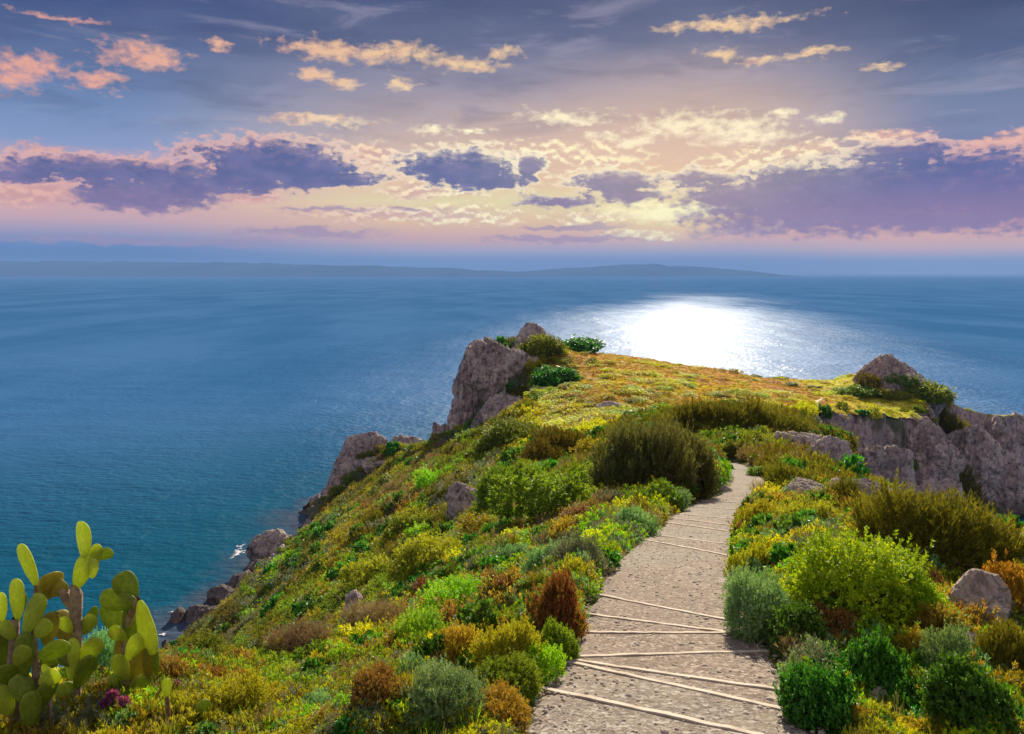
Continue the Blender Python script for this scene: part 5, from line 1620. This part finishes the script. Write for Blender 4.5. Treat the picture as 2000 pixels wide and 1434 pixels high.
def pad_mesh(mat, seed=0, thick=.13):
    """egg-shaped flat pad: foot at the origin, 1 high in z, flat in y"""
    nu, nv = 28, 18
    V = []; Fc = []
    rng = np.random.default_rng(seed)
    sk = rng.uniform(-.08, .08)
    for i in range(nv + 1):
        t = i / nv
        z = .5 - .5 * math.cos(t * math.pi)
        w = math.sin(t * math.pi) ** 0.8 * (0.62 + 0.45 * z) * .5
        for j in range(nu):
            a = 2 * math.pi * j / nu
            ca, sa = math.cos(a), math.sin(a)
            V.append((w * ca + sk * math.sin(z * 3.1), w * thick * 2 * sa * (1.1 - .2 * z) + .04 * math.sin(z * 3.14) * sk * 8, z * 1.0))
    for i in range(nv):
        for j in range(nu):
            j2 = (j + 1) % nu
            Fc.append((i * nu + j, i * nu + j2, (i + 1) * nu + j2, (i + 1) * nu + j))
    V = np.array(V)
    V += 0.008 * np.stack([fbm(V[:, 0] * 6 + seed, V[:, 1] * 6, V[:, 2] * 6 + q, 3) for q in (0, 9, 18)], 1)
    return mesh_np('pad', V, np.array(Fc), mat, smooth=True)


PADM = {(m, s): pad_mesh(M[m], s) for m in ('pad', 'pad_shade', 'pad_old') for s in (1, 2)}


def cactus(lab, base_px, y, pads, trunks):
    """pads: foot pixel, tip pixel, width px, yaw degrees, distance offset, material"""
    b = P(base_px[0], base_px[1], y)
    gz = ground_z(b.x, y)
    o = Vector((b.x, y, gz))
    root = empty('prickly_pear', o)
    tag(root, lab, 'cactus', 'prickly pears in the left foreground')
    k = y / F
    for (fx, fy, tx, ty, w, yaw, dy, mt) in pads:
        f = P(fx, fy, y + dy); t = P(tx, ty, y + dy + 0.0)
        ax = t - f; L = ax.length * 1.02; zc = ax.normalized()
        vaz = math.degrees(math.atan2(-f.x, f.y))
        yaw0 = yaw; yaw = vaz - yaw if mt == 'pad' else vaz + yaw
        yv = Vector((math.sin(math.radians(yaw)), -math.cos(math.radians(yaw)), 0))
        xc = yv.cross(zc).normalized(); yc = zc.cross(xc).normalized()
        vis = max(abs(math.cos(math.radians(yaw0))), .30)
        wid = w * k / vis / .86 * (.95 if mt == 'pad' and yaw0 > 32 else .84)
        wid = min(wid, L * 1.0)
        Mx = Matrix.Identity(4)
        for r_ in range(3):
            Mx[r_][0] = xc[r_] * wid; Mx[r_][1] = yc[r_] * L * .75; Mx[r_][2] = zc[r_] * L
            Mx[r_][3] = (f - o)[r_]
        p = obj('pad', PADM[(mt, 1 + int(fx) % 2)], root)
        p.matrix_basis = Mx
    for pts in trunks:
        q = [P(a, c, y + d) - o for (a, c, r, d) in pts]
        V, Fc = tube(q, [r * k for (_, _, r, _) in pts], 10)
        nn = fbm(V[:, 0] * 14, V[:, 1] * 14, V[:, 2] * 9, 3) * .012
        V = V + nn[:, None]
        obj('trunk', mesh_np('trunk', V, Fc, M['woody'], smooth=True), root)


cactus('tall prickly pear with a woody trunk and the topmost pads against the sea', (148, 1400), 6.7, [
    (163, 1090, 161, 1020, 26, 62, 0, 'pad'), (178, 1088, 220, 1078, 30, 20, .03, 'pad_shade'), (176, 1120, 192, 1064, 22, 40, .02, 'pad'),
    (148, 1150, 172, 1085, 32, 35, 0, 'pad'), (178, 1130, 184, 1092, 20, 50, -.02, 'pad'),
    (72, 1146, 40, 1064, 22, 62, .05, 'pad'), (134, 1152, 76, 1140, 52, 12, .02, 'pad_old'), (92, 1172, 106, 1118, 50, 30, .0, 'pad_old'),
    (148, 1262, 110, 1196, 48, 30, .1, 'pad_old'), (138, 1330, 145, 1248, 22, 55, -.05, 'pad'),
    (150, 1345, 178, 1280, 44, 20, -.04, 'pad_shade'), (148, 1400, 122, 1335, 46, 15, -.06, 'pad_shade'), (152, 1400, 182, 1350, 40, 25, .05, 'pad'),
    (156, 1290, 196, 1250, 40, 20, -.03, 'pad'), (144, 1300, 112, 1262, 42, 20, -.05, 'pad_shade'), (158, 1232, 186, 1204, 30, 30, .02, 'pad'), (140, 1235, 118, 1208, 30, 20, -.05, 'pad')],
    [[(150, 1440, 10, 0), (152, 1330, 8, 0), (153, 1245, 8, 0), (148, 1200, 12, 0), (150, 1162, 12, 0), (144, 1142, 7, 0)],
     [(150, 1195, 12, 0), (134, 1172, 11, .02), (120, 1150, 8, .02)], [(72, 1190, 6, .05), (72, 1160, 6, .05), (70, 1142, 5, .05)]])

cactus('low broad prickly pear with crowded pads at the left edge', (50, 1420), 6.2, [
    (34, 1212, 33, 1132, 26, 50, 0, 'pad'), (4, 1215, 2, 1158, 20, 50, 0, 'pad'), (48, 1238, 82, 1162, 30, 45, -.05, 'pad'),
    (36, 1205, 44, 1160, 26, 20, .1, 'pad_shade'), (50, 1320, 46, 1238, 42, 8, -.1, 'pad_shade'), (76, 1288, 132, 1256, 50, 10, -.08, 'pad_shade'),
    (12, 1310, 18, 1218, 50, 15, .05, 'pad_shade'), (-8, 1340, 30, 1300, 60, 15, -.08, 'pad_shade'), (92, 1262, 100, 1196, 44, 25, .1, 'pad_old'),
    (64, 1300, 112, 1290, 36, 8, .05, 'pad_shade'), (-10, 1260, -20, 1190, 44, 20, .0, 'pad_shade'), (104, 1345, 86, 1298, 16, 60, -.1, 'pad'),
    (66, 1380, 30, 1320, 50, 12, -.12, 'pad_shade'), (70, 1390, 100, 1330, 44, 18, -.1, 'pad_shade'), (20, 1400, -4, 1340, 46, 15, -.1, 'pad'),
    (70, 1245, 96, 1212, 34, 30, -.06, 'pad'), (30, 1300, 52, 1262, 36, 20, -.15, 'pad'), (78, 1340, 112, 1312, 38, 20, -.12, 'pad'), (26, 1250, 4, 1214, 34, 25, -.04, 'pad'), (60, 1420, 60, 1352, 46, 10, -.2, 'pad_shade')],
    [[(66, 1440, 10, 0), (70, 1340, 8, 0), (72, 1280, 7, 0), (64, 1230, 6, 0)], [(30, 1440, 12, 0), (26, 1330, 12, 0), (28, 1230, 10, 0), (32, 1206, 7, 0)],
     [(104, 1450, 6, -.05), (98, 1380, 6, -.05), (82, 1300, 5, -.05)]])

cactus('arching prickly pear with a drooping lit pad, right-hand one of the three large', (262, 1400), 7.0, [
    (262, 1176, 234, 1120, 54, 14, .05, 'pad_shade'), (268, 1178, 196, 1168, 50, 20, 0, 'pad_shade'), (186, 1184, 166, 1238, 32, 30, 0, 'pad_shade'),
    (274, 1172, 296, 1278, 34, 42, -.03, 'pad'), (250, 1172, 258, 1256, 36, 35, .06, 'pad_shade'), (198, 1184, 236, 1222, 48, 10, .12, 'pad_shade'),
    (290, 1330, 292, 1258, 30, 35, -.02, 'pad_old'), (262, 1340, 276, 1262, 34, 25, .0, 'pad_old'), (228, 1300, 240, 1232, 26, 30, .08, 'pad_old'),
    (306, 1320, 304, 1268, 14, 40, .02, 'pad_shade'), (254, 1380, 284, 1318, 48, 15, -.05, 'pad_shade'), (250, 1375, 222, 1315, 44, 20, -.03, 'pad_shade'),
    (246, 1250, 214, 1228, 34, 20, -.02, 'pad'), (248, 1290, 276, 1240, 36, 25, -.05, 'pad'), (250, 1330, 226, 1280, 38, 20, -.05, 'pad')],
    [[(258, 1440, 13, 0), (252, 1360, 12, 0), (246, 1290, 10, 0), (244, 1230, 8, .03), (262, 1185, 8, .02), (268, 1170, 8, 0)]])

cactus('little prickly pear of two round pads in the red shrub', (326, 1380), 6.6, [
    (326, 1362, 325, 1326, 22, 10, -.4, 'pad'), (398, 1420, 396, 1368, 36, 12, -.4, 'pad_shade')], [[(330, 1440, 5, -.3), (328, 1400, 5, -.3), (326, 1355, 4, -.38)], [(396, 1450, 5, -.4), (398, 1412, 4, -.4)]])
cactus('single small cactus pad in the shrubs left of the path', (924, 1290), 8.2, [
    (922, 1290, 930, 1246, 30, 12, -.5, 'pad_shade')], [[(924, 1350, 4, -.5), (922, 1310, 4, -.5), (922, 1284, 3, -.5)]])


# ------------------------------------------------------------------ thistles
M['purple'] = mat_leaf('thistle_purple', (.16, .03, .13), (.30, .06, .24), (.42, .12, .34))
M['crimson'] = mat_leaf('thistle_crimson', (.20, .02, .04), (.34, .04, .08), (.45, .10, .14))


def build_thistle(px, py, w, y, mat, lab):
    c = P(px, py, y); k = y / F; r = w * .5 * k
    gz = ground_z(c.x, y)
    root = empty('thistle', (c.x, y, gz))
    tag(root, lab, 'flower', 'thistle heads in the left foreground')
    hh = max(c.z - gz, .12)
    V, Fc = tube([(0, 0, -.03), (r * .6, 0, hh * .5), (0, 0, hh)], [.008, .006, .006], 5)
    st = obj('stem', mesh_np('stem', V, Fc, LF['green'], {'tint': np.full(len(V), .4)}, smooth=True), root)
    rng = np.random.default_rng(int(px * 7 + py))
    n = 260
    d = rnd_dir(rng, n); d[:, 2] = d[:, 2] * .8 + .3; d /= np.linalg.norm(d, axis=1, keepdims=True)
    nr = np.cross(d, rnd_dir(rng, n)); nr /= np.linalg.norm(nr, axis=1, keepdims=True)
    V, Fc = quads(d * r * .3 + np.array([0, 0, hh]), d, nr, r * rng.uniform(.6, .95, n), np.full(n, r * .09))
    obj('flower_head', mesh_np('flower_head', V, Fc, mat, {'tint': np.repeat(rng.random(n), 4)}), root)


for a in [(219, 1358, 26, 6.35, M['purple'], 'larger purple thistle head, upper of the purple cluster'),
          (242, 1370, 24, 6.3, M['purple'], 'purple thistle head at the right end of the purple cluster'),
          (204, 1374, 22, 6.3, M['purple'], 'purple thistle head at the left end of the purple cluster'),
          (416, 1356, 18, 6.9, M['crimson'], 'upper of the two crimson thistle heads'),
          (424, 1372, 20, 6.9, M['crimson'], 'lower of the two crimson thistle heads'),
          (345, 1336, 14, 7.0, M['purple'], 'small pale purple thistle head above the crimson pair'),
          (728, 1340, 22, 7.3, M['crimson'], 'dark crimson head above the rusty shrub near the bottom'),
          (742, 1350, 20, 7.3, M['crimson'], 'crimson head right beside the dark one above the rusty shrub')]:
    build_thistle(*a)


# ------------------------------------------------------------------ surf and far land
def build_foam():
    m, n = new_mat('foam')
    p = n.node('ShaderNodeNewGeometry').outputs['Position']
    a = n.ss(n.noise(p, .9, 7, .7), .46, .60)
    at = n.attr('core')
    fac = n.ss(n.m('ADD', n.m('MULTIPLY', a, .6), at), .62, 1.0)
    df = n.node('ShaderNodeBsdfDiffuse'); df.inputs[0].default_value = (.62, .60, .66, 1)
    tp = n.node('ShaderNodeBsdfTransparent')
    mx = n.node('ShaderNodeMixShader'); n.link(fac, mx.inputs[0]); n.link(tp.outputs[0], mx.inputs[1]); n.link(df.outputs[0], mx.inputs[2])
    out = n.node('ShaderNodeOutputMaterial'); n.link(mx.outputs[0], out.inputs[0])
    V = []; Fc = []; C = []
    spots = [(466, 1080, 34, 26), (470, 1068, 22, 10), (606, 1062, 20, 16), (430, 1200, 30, 16), (505, 1094, 22, 14), (372, 1196, 20, 12), (336, 1196, 16, 10), (486, 1128, 30, 12), (590, 1086, 30, 12), (618, 1030, 16, 18), (412, 1168, 22, 12), (318, 1240, 26, 10), (552, 1100, 26, 8)]
    for (px, py, w, h) in spots:
        d = pix_dir(px, py); t = -EYE / d[2]; x, y = d[0] * t, d[1] * t
        rx = w * .5 * y / F; ry = h * .5 * t / F / (EYE / t) 
        o = len(V); n_ = 14
        for q in range(n_):
            for s in range(4):
                u = s / 3; a_ = q * 2 * math.pi / n_
                rr = u * (1 + .3 * math.sin(a_ * 3 + px) + .15 * math.sin(a_ * 5))
                V.append((x + math.cos(a_) * rx * rr, y + math.sin(a_) * ry * rr, .12 + .004 * s)); C.append(1 - u)
        for q in range(n_):
            q2 = (q + 1) % n_
            for s in range(3):
                Fc.append((o + q * 4 + s, o + q * 4 + s + 1, o + q2 * 4 + s + 1, o + q2 * 4 + s))
    me = mesh_np('sea_foam', np.array(V), np.array(Fc), m, {'core': np.array(C)})
    tag(obj('sea_foam', me), 'white sea foam round the shore rocks', 'foam', kind='stuff')


build_foam()


def build_far_land():
    m, n = new_mat('far_forest')
    p = n.node('ShaderNodeNewGeometry').outputs['Position']
    c = n.mix(n.ss(n.noise(p, .0006, 7, .6), .4, .6), (.02, .045, .06, 1), (.04, .07, .085, 1))
    pr = n.node('ShaderNodeBsdfPrincipled'); n.link(c, pr.inputs['Base Color']); pr.inputs['Roughness'].default_value = 1
    pr.inputs['Specular IOR Level'].default_value = 0
    out = n.node('ShaderNodeOutputMaterial'); n.link(pr.outputs[0], out.inputs[0])
    D = 22000.0
    for (xs, hs, dd, lab) in [
        ([-700, -300, 0, 200, 400, 560, 700, 850, 1000, 1100], [30, 32, 31, 29, 27, 25, 21, 16, 10, 0], 0, 1),
        ([850, 1000, 1080, 1160, 1220, 1270, 1330, 1400, 1460, 1530], [0, 9, 14, 18, 22, 23, 20, 16, 10, 0], 1400, 2)]:
        px = np.linspace(xs[0], xs[-1], 160)
        h = np.interp(px, xs, hs)
        h = h * (1 + .10 * fbm(px / 60, 0, 2.0 + dd, 4)) 
        y0 = D + dd
        X = (px - 1000) / F * y0; H = h / F * y0
        nr = 30
        V = []
        for r in range(nr):
            t = r / (nr - 1)
            prof = math.sin(min(t * 2, 1) * math.pi / 2) if t < .5 else math.cos((t - .5) * math.pi)
            yy = y0 + (t - .5) * 5000 + 300 * fbm(px / 80, t * 3, 9.0, 3)
            zz = H * prof * (1 + .12 * fbm(px / 25, t * 8, 4.0, 4) * (0.05 < t < .95)) - 2
            V.append(np.stack([X, yy, zz], 1))
        V = np.array(V).reshape(-1, 3); k = len(px)
        i, j = np.meshgrid(np.arange(nr - 1), np.arange(k - 1), indexing='ij')
        Fc = np.stack([i * k + j, i * k + j + 1, (i + 1) * k + j + 1, (i + 1) * k + j], -1).reshape(-1, 4)
        tag(obj('distant_hills', mesh_np('distant_hills', V, Fc, m, smooth=True)), kind='structure')


build_far_land()


def build_haze():
    import bmesh
    bm = bmesh.new(); bmesh.ops.create_cube(bm, size=1.0)
    for v in bm.verts:
        v.co = Vector((v.co.x * 62000, v.co.y * 62000, -1.0 if v.co.z < 0 else 540.0))
    me = bpy.data.meshes.new('haze'); bm.to_mesh(me); bm.free()
    m, n = new_mat('haze_air')
    pv = n.node('ShaderNodeVolumePrincipled')
    pv.inputs['Color'].default_value = (.22, .42, .86, 1)
    pv.inputs['Density'].default_value = HAZE
    pv.inputs['Anisotropy'].default_value = 0.0
    out = n.node('ShaderNodeOutputMaterial'); n.link(pv.outputs[0], out.inputs[1])
    me.materials.append(m)
    tag(obj('haze', me), 'thin blue sea haze in front of the far coast', 'haze', kind='stuff')


HAZE = 4.9e-5
if HAZE: build_haze()
